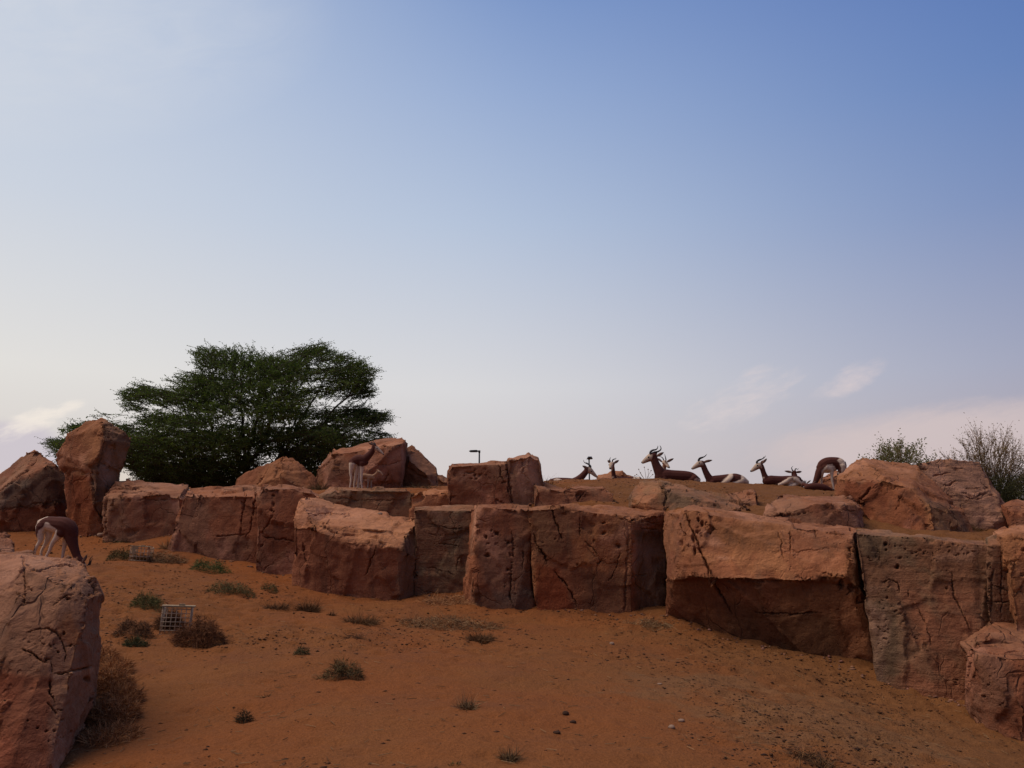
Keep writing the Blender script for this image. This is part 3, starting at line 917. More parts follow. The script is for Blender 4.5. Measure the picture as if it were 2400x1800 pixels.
rock('rock_block', 'wide rusty wall block with diagonal cracks and crumbling grey right corner', 'rock', 11.6, [[
    (1239,1197,.05),(1248,1300,.05),(1258,1452,.02),(1290,1189,.08),(1361,1197,.03),(1462,1214,.0),(1478,1221,.0),(1482,1472,-.06),(1388,1462,-.04),(1558,1204,.5),(1560,1366,.5),(1550,1472,.4),(1239,1190,.4),(1300,1183,.4),(1420,1198,.5),(1558,1199,.9)]], RUST,
    cracks=[([(1290,1186),(1302,1222),(1313,1250),(1321,1270)], 2.2, .07), ([(1250,1250),(1262,1285),(1277,1305),(1282,1322)], 2.6, .08), ([(1300,1338),(1325,1365),(1340,1390),(1351,1420)], 2.6, .08),
            ([(1360,1200),(1360,1230),(1357,1256)], 2, .06), ([(1371,1268),(1390,1285),(1401,1300)], 2, .05), ([(1398,1322),(1414,1313)], 2.5, .06), ([(1453,1295),(1446,1325),(1428,1362)], 2, .05), ([(1470,1220),(1474,1280),(1468,1350),(1466,1440)], 5, .04),
            ([(1500,1222),(1545,1226)], 2, .05), ([(1496,1238),(1548,1242)], 2, .05), ([(1498,1212),(1540,1214)], 2, .05)],
    holes=[(1415,1225,4,3.5,.10),(1415,1249,4,3,.09),(1451,1278,5,4.5,.10),(1391,1267,2,2,.05),(1354,1325,2,2,.05)],
    pits=[(1478,1300,9,90,46),(1520,1228,26,22,40),(1288,1265,18,16,8)], group=BG, patches=[([(1340,1255),(1420,1245),(1440,1300),(1420,1340),(1345,1335)],(1.3,1.3,1.2),12), ([(1255,1320),(1305,1335),(1350,1440),(1255,1450)],(.92,.66,.56),6), ([(1488,1240),(1570,1240),(1570,1480),(1488,1480)],(.60,.80,.95),6), ([(1240,1185),(1350,1190),(1335,1300),(1258,1300)],(.74,.82,.90),10), ([(1360,1340),(1480,1340),(1480,1460),(1370,1450)],(.74,.80,.86),12)])
rock('rock_block', 'biggest wall block with pale upper face over a dark undercut and long slanting crack', 'rock', 10.0, [[
    (1558,1207,1.7),(1579,1196,1.65),(1619,1188,1.5),(1636,1194,1.45),(1674,1202,1.35),(1744,1212,1.2),(1793,1225,1.05),(1853,1232,.95),(1983,1238,.6),(2013,1249,.5),(2024,1325,.4),(2036,1407,.3),
    (1606,1204,.98),(1588,1275,.85),(1580,1356,.72),(1636,1348,.45),(1674,1355,.36),(1744,1350,.2),(1861,1361,-.06),(1923,1343,-.16),(1983,1353,-.28),(2006,1374,-.24),(1998,1250,.2),(1566,1300,1.25),(1564,1360,1.15)],
    [(1580,1354,.78),(1674,1354,.42),(1744,1350,.24),(1861,1360,-.02),(1983,1353,-.24),(2006,1374,-.18),(2036,1407,.1),(2074,1625,-.15),(1990,1612,.0),(1900,1585,.3),(1800,1560,.55),(1690,1528,.95),(1600,1488,1.3),(1558,1484,1.4),(1562,1360,1.3)]], RUST,
    thick=1.6, cracks=[([(1610,1206),(1625,1250),(1645,1300),(1666,1352),(1690,1400),(1716,1440)], 3.0, .12), ([(1770,1437),(1850,1440),(1925,1434)], 2.4, .06), ([(1855,1294),(1900,1288),(1960,1288)], 1.6, .04),
            ([(1823,1245),(1832,1280),(1837,1310)], 2, .04), ([(1852,1250),(1855,1300)], 2, .04), ([(1595,1225),(1598,1240),(1612,1255)], 1.8, .05), ([(1911,1237),(1912,1260)], 1.8, .04), ([(1960,1240),(1962,1255)], 1.8, .04), ([(1985,1395),(2000,1380),(2018,1372)], 2, .05)],
    holes=[(1638,1220,3,5,.09),(1647,1230,4,7,.10),(1668,1238,3,4,.08),(1663,1246,2.5,3,.07),(1636,1250,4,3,.07),(1624,1265,3,8,.08),(1627,1290,3,10,.09),(1598,1275,4,8,.05),(1972,1370,6.5,9.5,.10),(1994,1376,6,7,.09),(2015,1406,6,7,.10),(2010,1299,3,3,.06),(1996,1241,3,2.5,.05),(2010,1388,3,2.5,.06)],
    pits=[(1655,1240,24,18,26),(1612,1290,16,45,26),(1920,1352,46,9,34)], group=BG, patches=[([(1550,1368),(1584,1358),(1636,1350),(1744,1352),(1861,1363),(1930,1350),(2000,1380),(1962,1450),(1992,1490),(1990,1620),(1550,1500)],(.60,.55,.52),4), ([(1690,1405),(1950,1445),(1985,1560),(1720,1520)],(.74,.82,.85),12), ([(1650,1295),(1992,1282),(1992,1345),(1850,1355),(1640,1345)],(1.32,1.36,1.36),14), ([(1997,1245),(2030,1245),(2034,1400),(2002,1370)],(.75,.95,1.15),4), ([(1555,1200),(1606,1203),(1588,1352),(1555,1365)],(.88,.88,.98),4), ([(1680,1215),(1830,1235),(1820,1290),(1690,1275)],(.80,.80,.76),16)])  # dark patch under the ridge mixes stain with painted shade of the undercut
rock('rock_block', 'tall rough grey wall block right of the biggest block', 'rock', 8.9, [[
    (2010,1252,.55),(2081,1268,.45),(2126,1276,.36),(2253,1275,.08),(2328,1282,.02),(2340,1480,.0),(2292,1530,-.06),(2276,1685,-.2),(2201,1680,-.1),(2060,1632,.28),(2036,1450,.4),
    (2010,1246,.95),(2081,1262,.85),(2126,1270,.8),(2253,1269,.6),(2326,1275,.5)]], GREY, thick=1.3,
    cracks=[([(2228,1335),(2233,1395),(2250,1425),(2265,1455),(2275,1480)], 2.4, .05), ([(2150,1420),(2165,1450),(2178,1490),(2182,1520)], 1.8, .03), ([(2066,1365),(2085,1358),(2105,1365),(2107,1390)], 2.4, .05), ([(2127,1385),(2130,1400)], 2, .04)],
    holes=[(2102,1329,4.5,4,.09),(2074,1275,3.5,5,.08),(2077,1290,2.5,3,.06),(2220,1380,3,4,.06)],
    pits=[(2080,1300,45,28,40),(2200,1300,90,18,50),(2085,1450,35,90,60),(2250,1610,14,25,10),(2140,1505,14,30,10)], strata=.003, group=BG, rough=.85, patches=[([(2005,1240),(2090,1260),(2112,1640),(2050,1640)],(.74,.74,.74),8), ([(2120,1380),(2290,1380),(2280,1690),(2110,1690)],(1.22,1.05,1.0),24), ([(2110,1265),(2330,1270),(2330,1380),(2110,1380)],(.95,.90,.86),16)])
rock('rock_block', 'dark splintered pillar of wall rock above the pale ledge', 'rock', 8.72, [[
    (2316,1262,.2),(2345,1250,.3),(2376,1262,.25),(2390,1470,.0),(2318,1475,.0),(2318,1280,.05),(2374,1280,.05)]], GREY, thick=.9,
    cracks=[([(2346,1280),(2347,1360),(2346,1450)], 2.4, .08), ([(2325,1370),(2350,1378),(2375,1388)], 2, .06), ([(2326,1412),(2350,1410),(2378,1412)], 2, .05), ([(2324,1330),(2324,1440)], 3, .08)], rough=.8, group=BG)
rock('rock_block', 'reddish wall block cut off by the right edge of the picture', 'rock', 8.5, [[
    (2330,1250,.5),(2363,1243,.4),(2400,1236,.4),(2520,1230,.4),(2540,1480,.1),(2470,1484,-.05),(2384,1480,.0),(2372,1330,.05),(2350,1262,.2),(2420,1262,.05),(2363,1237,1.0),(2400,1230,1.0),(2520,1225,1.0)]], RUST, thick=1.3,
    cracks=[([(2352,1290),(2360,1340),(2352,1345)], 2, .06), ([(2380,1290),(2382,1340)], 2, .06), ([(2385,1238),(2400,1246)], 3, .07)], holes=[(2398,1287,4,4,.08)], pits=[(2390,1370,14,40,16)], group=BG)
rock('boulder', 'pale cream ledge stone above the squat red boulder at right', 'boulder', 8.1, [[
    (2258,1516,.35),(2276,1492,.5),(2304,1472,.6),(2330,1451,.75),(2400,1454,.7),(2480,1450,.7),(2480,1560,.1),(2270,1560,.15),(2290,1506,.15),(2400,1505,.15)]], MAUVE, thick=.8,
    cracks=[([(2330,1480),(2312,1500),(2314,1510)], 1.8, .03)], group=BG)
rock('boulder', 'squat dark red boulder at the lower right edge', 'boulder', 7.7, [[
    (2276,1522,.35),(2330,1514,.4),(2400,1512,.4),(2520,1512,.4),(2540,1780,-.2),(2400,1760,-.15),(2300,1705,.2),(2262,1662,.45),(2264,1600,.4),(2290,1540,.1),(2400,1545,.0),(2390,1650,-.15)]], RED, thick=1.1,
    cracks=[([(2274,1530),(2272,1580),(2268,1620)], 2.4, .05), ([(2300,1525),(2340,1530),(2400,1522)], 2, .03)], pits=[(2350,1600,50,60,26)], group=BG)

# upper tier
rock('boulder', 'huge rounded rusty boulder behind the grazing gazelle at right', 'boulder', 11.7, [[
    (1961,1122,1.3),(1986,1106,1.4),(1997,1090,1.5),(2018,1078,1.5),(2070,1079,1.6),(2115,1086,1.6),(2149,1095,1.5),(2167,1117,1.3),(2194,1149,1.0),(2216,1176,.7),(2262,1202,.6),(2273,1228,.5),(2286,1285,.3),
    (2223,1285,.0),(2167,1283,-.1),(2126,1272,.0),(2081,1252,.2),(2027,1205,.55),(2011,1183,.75),(1995,1170,.85),(1966,1166,1.15),(1960,1140,1.25),
    (1988,1127,.85),(2045,1128,.7),(2103,1136,.45),(2126,1143,.38),(2160,1170,.2),(2183,1200,.05),(2190,1250,-.1),(2220,1220,.1)]], RUST, thick=1.4,
    cracks=[([(2042,1142),(2028,1160),(2012,1180)], 3, .10), ([(2000,1126),(2050,1128)], 1.8, .03), ([(2120,1150),(2105,1180),(2100,1200)], 1.6, .03), ([(2085,1082),(2120,1095)], 1.6, .03)], holes=[(2190,1222,7,10,.03),(2230,1225,2.5,3,.05)],
    pits=[(2000,1115,25,8,10)], group=BB, patches=[([(1988,1128),(2045,1130),(2103,1138),(2126,1145),(2160,1172),(2185,1275),(2120,1280),(2010,1195),(1955,1165),(1958,1125)],(.78,.66,.66),4), ([(2160,1165),(2216,1178),(2262,1204),(2290,1290),(2195,1290),(2184,1205)],(.78,.95,1.1),5)])
rock('boulder', 'flaky mauve slab boulder in front of the bare bushes', 'boulder', 12.9, [[
    (2148,1096,.5),(2156,1088,.7),(2194,1083,.9),(2284,1083,.9),(2294,1089,.8),(2307,1108,.65),(2320,1138,.5),(2330,1151,.45),(2352,1184,.3),(2364,1197,.25),(2378,1234,.1),(2370,1275,.05),(2270,1275,.0),(2200,1200,.2),(2280,1200,.15),(2345,1210,.0)]], LAYER, thick=1.3,
    cracks=[([(2168,1118),(2180,1135),(2196,1146),(2206,1148)], 3.5, .10), ([(2152,1096),(2175,1098)], 3, .07), ([(2190,1112),(2225,1107)], 2.4, .06), ([(2235,1098),(2258,1099)], 2.2, .06), ([(2213,1135),(2225,1136),(2240,1128)], 2.6, .07), ([(2205,1155),(2235,1168)], 2, .05),
            ([(2255,1155),(2290,1165),(2315,1152)], 3, .07), ([(2262,1165),(2300,1172)], 2.4, .06), ([(2258,1146),(2300,1146)], 2, .05), ([(2294,1128),(2316,1142)], 2.2, .05)], holes=[(2309,1145,2.5,2,.06),(2326,1160,4,2.5,.06)], strata=.016, group=BB)
rock('boulder', 'small reddish boulder below the dark shrub at the right edge', 'boulder', 12.6, [[
    (2350,1186,.3),(2362,1180,.4),(2400,1174,.5),(2480,1172,.5),(2490,1260,.0),(2375,1262,.0),(2366,1200,.1),(2410,1200,.0)]], RED, thick=1.0, group=BB)
rock('rock_block', 'squared rock block with pocked face and a steep joint, standing below the street lamp', 'rock', 13.3, [[
    (1049,1106,.1),(1062,1094,.06),(1185,1089,.02),(1198,1205,-.03),(1052,1208,.05),(1062,1090,.5),(1095,1088,.5),(1185,1085,.5),(1050,1104,.5)],
    [(1185,1087,.04),(1188,1081,.04),(1240,1071,.04),(1262,1080,.12),(1274,1132,.16),(1262,1195,.1),(1196,1205,.02),(1222,1069,.5),(1240,1067,.5),(1262,1077,.5)]], MAUVE, thick=1.2,
    cracks=[([(1184,1084),(1192,1115),(1198,1150),(1203,1178)], 3, .12), ([(1170,1088),(1174,1115),(1180,1130)], 2, .06), ([(1222,1074),(1226,1110)], 1.8, .04), ([(1160,1170),(1180,1182)], 2, .05)],
    holes=[(1100,1107,8,2.5,.05),(1113,1113,3,3,.06),(1125,1113,3,3,.05),(1105,1122,2.5,2.5,.06),(1116,1122,3,3,.06),(1058,1168,2.5,8,.05),(1063,1164,5,2.5,.05),(1180,1131,5,2.5,.06)],
    pits=[(1125,1112,40,14,22),(1235,1085,22,10,8)], group=BB, patches=[([(1045,1132),(1190,1125),(1202,1210),(1045,1215)],(.80,.64,.58),8)])
rock('rock_block', 'low reddish slab half buried in sand below the lying gazelles', 'rock', 13.0, [[
    (1252,1200,.1),(1254,1137,.35),(1262,1130,.8),(1300,1136,.7),(1326,1144,.4),(1334,1200,.0),(1262,1145,.1),(1318,1152,.05)],
    [(1308,1200,.0),(1318,1154,.1),(1345,1146,.2),(1410,1148,.2),(1436,1163,.1),(1430,1200,.0),(1345,1140,.8),(1410,1141,.8)]], MAUVE, thick=1.0,
    cracks=[([(1370,1152),(1362,1165),(1350,1177)], 3, .08)], pits=[(1350,1160,26,10,12)], group=BG)
rock('rock_block', 'cracked grey brown slab sloping down to the right under the biggest lying gazelle', 'rock', 12.3, [[
    (1475,1200,.3),(1480,1163,.5),(1500,1131,.9),(1546,1128,.9),(1557,1150,.3),(1560,1215,.0),(1512,1215,.1),(1515,1180,.05)],
    [(1546,1128,.9),(1581,1138,.8),(1646,1161,.5),(1695,1164,.5),(1744,1185,.2),(1759,1202,.05),(1752,1225,.0),(1620,1215,.0),(1556,1215,.05),(1556,1152,.3),(1640,1190,.0)]], GREY, thick=1.0,
    cracks=[([(1546,1132),(1552,1150),(1561,1160),(1557,1195)], 3, .08), ([(1552,1135),(1580,1142),(1610,1150)], 2, .05), ([(1561,1160),(1575,1150)], 2, .05)], pits=[(1670,1180,50,10,16)], group=BG, patches=[([(1470,1225),(1496,1128),(1546,1126),(1560,1160),(1556,1220)],(1.45,1.25,1.05),4)])
rock('rock_block', 'small tilted stone on the sand between two slabs', 'rock', 13.0, [[
    (1698,1163,.3),(1730,1152,.5),(1762,1146,.5),(1773,1165,.2),(1776,1190,.0),(1757,1196,.0),(1720,1180,.0)]], MAUVE, thick=.6, cracks=[([(1720,1168),(1745,1180),(1770,1186)], 2, .05)], pits=[(1760,1165,8,8,6)], group=BG)
rock('rock_block', 'long mauve slab with rippled lower lip above the biggest wall block', 'rock', 11.2, [[
    (1788,1250,.4),(1790,1209,.45),(1800,1185,.7),(1820,1167,.9),(1893,1175,.8),(1988,1167,.8),(2002,1174,.7),(2016,1191,.4),(2023,1250,.05),(1840,1255,.1),(1901,1199,.15),(1918,1183,.2),(2008,1186,.15),(1796,1212,.3),(1930,1240,.0)]], MAUVE, thick=.9,
    cracks=[([(1796,1212),(1830,1206),(1870,1204),(1900,1199)], 2, .05), ([(1840,1228),(1800,1222)], 3, .08), ([(1960,1200),(2005,1198)], 1.6, .03)], group=BG, patches=[([(1785,1260),(1796,1212),(1901,1200),(1918,1184),(2020,1186),(2030,1260)],(.78,.74,.76),4)])
rock('rock_block', 'thin dark stone flake lying in sand below the rightmost lying gazelles', 'rock', 14.2, [[
    (1822,1165,.2),(1840,1158,.3),(1862,1162,.3),(1889,1171,.2),(1850,1172,.0)]], RED, thick=.4, group=BG)
rock('rock_block', 'grey ledge rock under the standing mother gazelle', 'rock', 14.0, [[
    (740,1218,.1),(743,1168,.2),(771,1157,.1),(853,1150,.05),(945,1150,.03),(970,1162,.05),(972,1228,.0),(850,1228,-.03),(771,1152,.7),(853,1145,.7),(945,1146,.7)]], GREY, thick=1.2,
    cracks=[([(964,1160),(968,1190)], 2.4, .06), ([(760,1166),(850,1172),(960,1170)], 2, .03)], group=BG)
rock('rock_block', 'tan ledge rock with loose chips right of the mother gazelle', 'rock', 13.9, [[
    (960,1228,.05),(962,1164,.05),(1000,1160,.0),(1052,1157,.0),(1058,1228,.0),(1000,1155,.6),(1050,1152,.6)]], PINK, thick=1.1, group=BG)
rock('boulder', 'orange mound shaped boulder in front of the acacia', 'boulder', 17.6, [[
    (549,1165,.1),(552,1142,.3),(565,1119,.5),(603,1106,.5),(625,1092,.6),(652,1077,.7),(671,1076,.7),(687,1079,.7),(706,1093,.6),(725,1110,.5),(741,1123,.4),(742,1165,.1),(640,1165,-.1),(655,1090,.25),(660,1120,-.05)]], RUST, thick=1.3,
    cracks=[([(655,1080),(648,1100),(640,1125)], 2, .04), ([(630,1095),(622,1115),(600,1135)], 2.5, .05)], group=BB, rough=1.3)
rock('boulder', 'big dark red boulder behind the mother gazelle and fawn', 'boulder', 18.0, [[
    (738,1165,.3),(741,1120,.5),(744,1103,.6),(760,1085,.6),(782,1061,.7),(853,1046,1.0),(901,1035,1.1),(945,1032,1.1),(951,1050,.8),(946,1100,.5),(940,1165,.2),(784,1064,.25),(870,1052,.15),(940,1042,.15),(850,1110,-.05),(850,1165,-.05),(770,1140,.1)]], RED, thick=1.6,
    cracks=[([(913,1105),(900,1130),(890,1142)], 2.4, .05), ([(880,1090),(915,1088),(945,1080)], 2, .04), ([(790,1064),(770,1085),(752,1105)], 2.4, .05)], holes=[(900,1046,6,2.5,.07),(913,1052,3,3,.06),(900,1062,3,3,.08)], group=BB, patches=[([(770,1075),(784,1056),(950,1030),(948,1042),(870,1056),(790,1070)],(1.3,1.35,1.3),3)])
rock('boulder', 'boulder with overhanging dark underside right of the big dark red one', 'boulder', 18.7, [[
    (940,1058,.6),(962,1050,.6),(983,1065,.6),(1021,1100,.5),(1024,1114,.4),(1022,1165,.2),(985,1165,.4),(1000,1112,.1),(960,1080,.1),(940,1100,.4),(945,1165,.5)]], MAUVE, thick=1.4, cracks=[([(950,1092),(975,1110),(1000,1125)], 3, .06)], group=BB)
rock('boulder', 'far grey boulder peeping out behind the squared pocked block', 'boulder', 20.5, [[
    (1018,1165,.1),(1023,1114,.2),(1047,1120,.2),(1075,1130,.2),(1075,1165,.1),(1040,1130,.0)]], MAUVE, thick=1.0, group=BB)
rock('earth_mound', 'low earthy mound between the two leftmost lying gazelles', 'mound', 20.6, [[
    (1388,1150,.2),(1400,1122,.3),(1418,1114,.4),(1440,1111,.4),(1470,1115,.4),(1500,1124,.3),(1515,1150,.2),(1440,1150,.0),(1440,1120,.1)]], RUST, thick=1.0, rough=1.2)

rock('earth_mound', 'sandy mound seen between the legs of the standing grazing gazelle', 'mound', 20.9, [[
    (1888,1165,.2),(1905,1136,.3),(1930,1118,.3),(1950,1110,.4),(1975,1109,.4),(2000,1120,.4),(2010,1165,.2),(1950,1165,.0),(1950,1120,.1)]], RUST, thick=1.0, rough=.8)

# foreground left
rock('boulder', 'big mauve foreground boulder with torn crack across it, cut off by the left edge', 'boulder', 4.95, [[
    (-160,1830,.1),(-160,1330,.9),(0,1296,.9),(33,1295,.8),(54,1308,.75),(174,1312,.9),(202,1331,.8),(213,1352,.7),(218,1368,.6),(231,1394,.6),(231,1468,.5),(226,1504,.42),(225,1563,.4),(221,1622,.4),(214,1664,.5),(190,1720,.35),(152,1772,.05),(106,1830,-.25),(0,1880,-.4),(-160,1900,-.3),
    (60,1340,.35),(170,1372,.25),(205,1420,.25),(120,1500,.05),(60,1620,-.1),(130,1560,.05),(40,1420,.15)]], MAUVE, thick=1.2, vox=.8,
    cracks=[([(55,1312),(57,1360),(54,1415)], 4, .05), ([(60,1338),(90,1341),(112,1338),(120,1328),(145,1322),(175,1325)], 2.2, .05), ([(62,1482),(90,1472),(112,1470),(135,1485),(152,1512),(155,1530),(153,1548)], 2.6, .06), ([(45,1515),(85,1540),(120,1556),(124,1575)], 2.2, .05),
            ([(126,1578),(160,1574),(195,1568),(222,1560)], 2.4, .06), ([(120,1590),(116,1620),(132,1650)], 2.4, .05), ([(112,1648),(135,1675)], 2.2, .04), ([(155,1513),(190,1508)], 2, .05), ([(120,1420),(150,1398),(170,1392)], 2, .04), ([(135,1362),(150,1358)], 2, .04), ([(220,1370),(219,1395),(214,1410)], 2, .05)],
    holes=[(150,1484,4,3,.05),(208,1592,5,4,.05),(162,1402,4,3,.04)], pits=[(100,1520,45,25,40),(62,1385,12,30,16),(212,1385,8,30,14),(130,1700,70,40,40),(70,1325,10,14,8)], group='foreground boulders', patches=[([(-170,1560),(120,1585),(112,1830),(-170,1850)],(.85,.62,.55),10), ([(130,1470),(165,1430),(195,1505),(155,1512)],(1.1,.95,.75),4), ([(126,1581),(224,1561),(224,1574),(130,1594)],(1.35,1.5,1.6),2), ([(60,1300),(210,1330),(200,1420),(110,1440),(62,1420)],(1.12,1.15,1.15),10)])
rock('boulder', 'rounded foreground boulder tip below the grazing gazelle at the left edge', 'boulder', 6.6, [[
    (-90,1330,.1),(-80,1250,.4),(-10,1247,.4),(2,1248,.4),(16,1262,.35),(28,1281,.3),(34,1300,.2),(30,1340,.1),(0,1290,.1)]], MAUVE, thick=.7, group='foreground boulders')
# ------------------------------------------------------------------ plants
LEAF = attr_material('leaf', 'tint', 0.75, 0.25, 40.0, 0.35)
BARK = simple('bark', (0.060, 0.042, 0.032), 0.95, 0.35, 18.0, 0.1, 0.0, 0.5)
TWIG = simple('twig', (0.23, 0.150, 0.090), 0.95, 0.3, 30.0, 0.1)
DRY = attr_material('dry_grass', 'tint', 0.95, 0.2, 60.0)

def sprays_mesh(name, base, direc, length, leaves, leaf_len, leaf_w, tint_a, tint_b, rs, droop=0.15):
    """each spray: a thin curved twig set with small leaf faces; base, direc (N,3); length (N,)"""
    N = len(base)
    k = leaves
    tt = np.linspace(0.06, 1.0, k)[None, :]
    bend = rs.normal(0, 0.18, (N, 3)); bend[:, 2] -= droop
    pos = base[:, None, :] + direc[:, None, :] * (length[:, None] * tt)[..., None] + bend[:, None, :] * (length[:, None] * tt ** 2)[..., None]
    side = np.cross(direc, np.array((0, 0, 1.0)) + rs.normal(0, 0.5, (N, 3)))
    side /= np.maximum(np.linalg.norm(side, axis=1, keepdims=True), 1e-6)
    sgn = np.where(np.arange(k) % 2 == 0, 1.0, -1.0)[None, :, None]
    ld = side[:, None, :] * sgn + 0.55 * direc[:, None, :] + rs.normal(0, 0.45, (N, k, 3))
    ld /= np.linalg.norm(ld, axis=2, keepdims=True)
    wd = np.cross(ld, rs.normal(0, 1, (N, k, 3)))
    wd /= np.maximum(np.linalg.norm(wd, axis=2, keepdims=True), 1e-6)
    L = leaf_len * rs.uniform(0.6, 1.25, (N, k, 1)); W = leaf_w * rs.uniform(0.7, 1.2, (N, k, 1))
    v0 = pos; v1 = pos + ld * L * 0.5 + wd * W; v2 = pos + ld * L; v3 = pos + ld * L * 0.5 - wd * W
    V = np.stack([v0, v1, v2, v3], 2).reshape(-1, 3)
    F_ = np.arange(N * k * 4)
    me = mesh_np(name, V, F_, 4, False)
    f = np.repeat(np.clip(rs.normal(0.5, 0.28, N), 0, 1), k * 4)[:, None]
    set_color_attr(me, 'tint', np.asarray(tint_a) * (1 - f) + np.asarray(tint_b) * f)
    # twigs
    p0 = base; p1 = base + direc * length[:, None] * 0.5 + bend * (length * 0.25)[:, None]; p2 = base + direc * length[:, None] + bend * length[:, None]
    w_ = side * 0.008
    up = np.cross(side, direc) * 0.008
    ring = lambda p, s: np.stack([p + w_ * s, p - w_ * 0.5 * s + up * s, p - w_ * 0.5 * s - up * s], 1)
    TV = np.concatenate([ring(p0, 1.4), ring(p1, 1.0), ring(p2, 0.35)], 1).reshape(-1, 3)
    b0 = np.arange(N)[:, None] * 9
    quads = []
    for r_ in (0, 3):
        for j in range(3):
            quads.append(b0 + np.array([[r_ + j, r_ + (j + 1) % 3, r_ + 3 + (j + 1) % 3, r_ + 3 + j]]))
    TF = np.concatenate(quads, 1).reshape(-1)
    tm = mesh_np(name + '_twigs', TV, TF, 4, False)
    return me, tm

# ---- the acacia
TREE_D = 31.0
CROWN = [(96,1062),(104,1035),(128,1012),(160,1000),(215,972),(250,966),(292,962),(286,942),(280,916),(312,910),(327,896),(351,884),(392,876),(420,872),(454,869),(468,853),(444,836),(450,824),(471,812),(544,813),(592,818),
         (647,821),(681,815),(729,811),(766,804),(777,818),(818,834),(858,850),(886,870),(872,890),(878,926),(868,942),(850,950),(888,962),(922,969),(914,983),(888,997),(914,1016),(912,1034),(860,1075),(800,1100),(740,1135),(712,1125),(690,1095),
         (668,1076),(640,1082),(612,1108),(575,1118),(555,1140),(500,1146),(434,1143),(345,1136),(310,1122),(308,1104),(283,1090),(250,1080),(180,1085)]
def tree_acacia():
    rs = np.random.default_rng(21)
    bx, by = 575.0, 1190.0
    root_p = P(bx, by, TREE_D)
    root_p[2] = ground_base(np.array([root_p[0]]), np.array([root_p[1]]))[0] - 0.05
    root = link('acacia_tree', None, None, None, root_p)
    tag(root, 'wide spreading dark green acacia tree behind the rocks at left', 'tree')
    # candidate spray seats inside the crown volume
    n = 60000
    x = rs.uniform(90, 930, n); y = rs.uniform(798, 1150, n)
    ok = inside(CROWN, x, y)
    x, y = x[ok], y[ok]
    ed = edge_dist(CROWN, x, y)
    half = 4.0 * np.sqrt(np.clip(ed / 110, 0.02, 1))               # half thickness of the crown, metres
    yo = rs.uniform(-1, 1, len(x)) * half
    layer = fbm(np.column_stack([x / 95, y / 17, yo * 0.3]), 3, 31)
    keep = layer > -0.14 + 0.10 * rs.normal(0, 1, len(x)) - 0.22 * (y > 1030) + 0.25 * (x < 225)
    # light gap at right of centre and below the crown, as the sky shows through there
    gap = np.exp(-(((x - 790) / 60) ** 2 + ((y - 935) / 22) ** 2)) + 0.8 * np.exp(-(((x - 560) / 90) ** 2 + ((y - 985) / 16) ** 2)) + 0.8 * np.exp(-(((x - 330) / 60) ** 2 + ((y - 950) / 14) ** 2)) + 0.9 * np.exp(-(((x - 640) / 60) ** 2 + ((y - 1075) / 28) ** 2))
    keep &= rs.uniform(0, 1, len(x)) > gap * 0.9
    x, y, yo = x[keep], y[keep], yo[keep]
    m_ = 12000
    x, y, yo = x[:m_], y[:m_], yo[:m_]
    pts = np.array([P(a, b_, TREE_D + c) for a, b_, c in zip(x, y, yo)])
    ctr = P(590, 1080, TREE_D)
    out = pts - ctr
    out[:, 2] *= 0.35
    out /= np.linalg.norm(out, axis=1, keepdims=True)
    dr = out + rs.normal(0, 0.42, out.shape) + np.array((0, 0, 0.18))
    dr[:, 2] = np.clip(dr[:, 2] * 0.7, -0.2, 0.55)
    dr /= np.linalg.norm(dr, axis=1, keepdims=True)
    ln = rs.uniform(0.35, 0.95, len(pts))
    base = pts - dr * (ln * 0.75)[:, None]
    leaf, twig = sprays_mesh('crown', base - root_p, dr, ln, 18, 0.092, 0.019, (0.032, 0.055, 0.014), (0.105, 0.150, 0.038), rs, 0.05)
    crown = link('crown', leaf, root, LEAF)
    link('twigs', twig, crown, BARK)
    # limbs
    mb = MB()
    trunk = MB()
    forks = [(520,1140,-.6),(575,1105,.3),(640,1090,.8),(690,1070,-.5)]
    tp = catmull([root_p, P(572,1165,TREE_D), P(570,1140,TREE_D)], 5)
    trunk.tube(tp - root_p, np.linspace(0.30, 0.24, len(tp)), 9)
    top = tp[-1]
    targets = [(300,1060,-1.5),(360,1000,1.5),(240,1020,.5),(420,930,-1),(470,860,.8),(560,850,-1.2),(620,880,1.6),(690,850,-.4),(770,860,.9),(840,900,-1.0),(830,980,1.2),(880,975,.2),(800,1050,-1.4),(700,960,2.2),(520,1000,-2.4),(440,1080,2.2),(330,1105,-.6),(140,1040,.6)]
    for i, (tx, ty, tyo) in enumerate(targets):
        fx, fy, fyo = min(forks, key=lambda f_: abs(f_[0] - (570 + (tx - 570) * 0.3)))
        e = P(tx, ty, TREE_D + tyo)
        mid = P(fx * 0.55 + tx * 0.45, fy * 0.62 + ty * 0.38, TREE_D + tyo * 0.5)
        path = catmull([top, P(fx, fy, TREE_D + fyo * 0.5), mid, e], 7)
        path[2:-1] += rs.normal(0, 0.05, path[2:-1].shape)
        mb.tube(path - root_p, np.linspace(0.13, 0.018, len(path)), 6)
        for j in range(11):                                        # boughs
            s_ = path[int(len(path) * rs.uniform(0.4, 0.97))]
            near = pts[np.argsort(np.linalg.norm(pts - s_, axis=1))[rs.integers(20, 320)]]
            h = (s_ + near) / 2 + rs.normal(0, 0.12, 3)
            q = catmull([s_, h, near], 4)
            mb.tube(q - root_p, np.linspace(0.026, 0.008, len(q)), 4)
    trunk.build('trunk', BARK, root)
    mb.build('limbs', BARK, root)
tree_acacia()

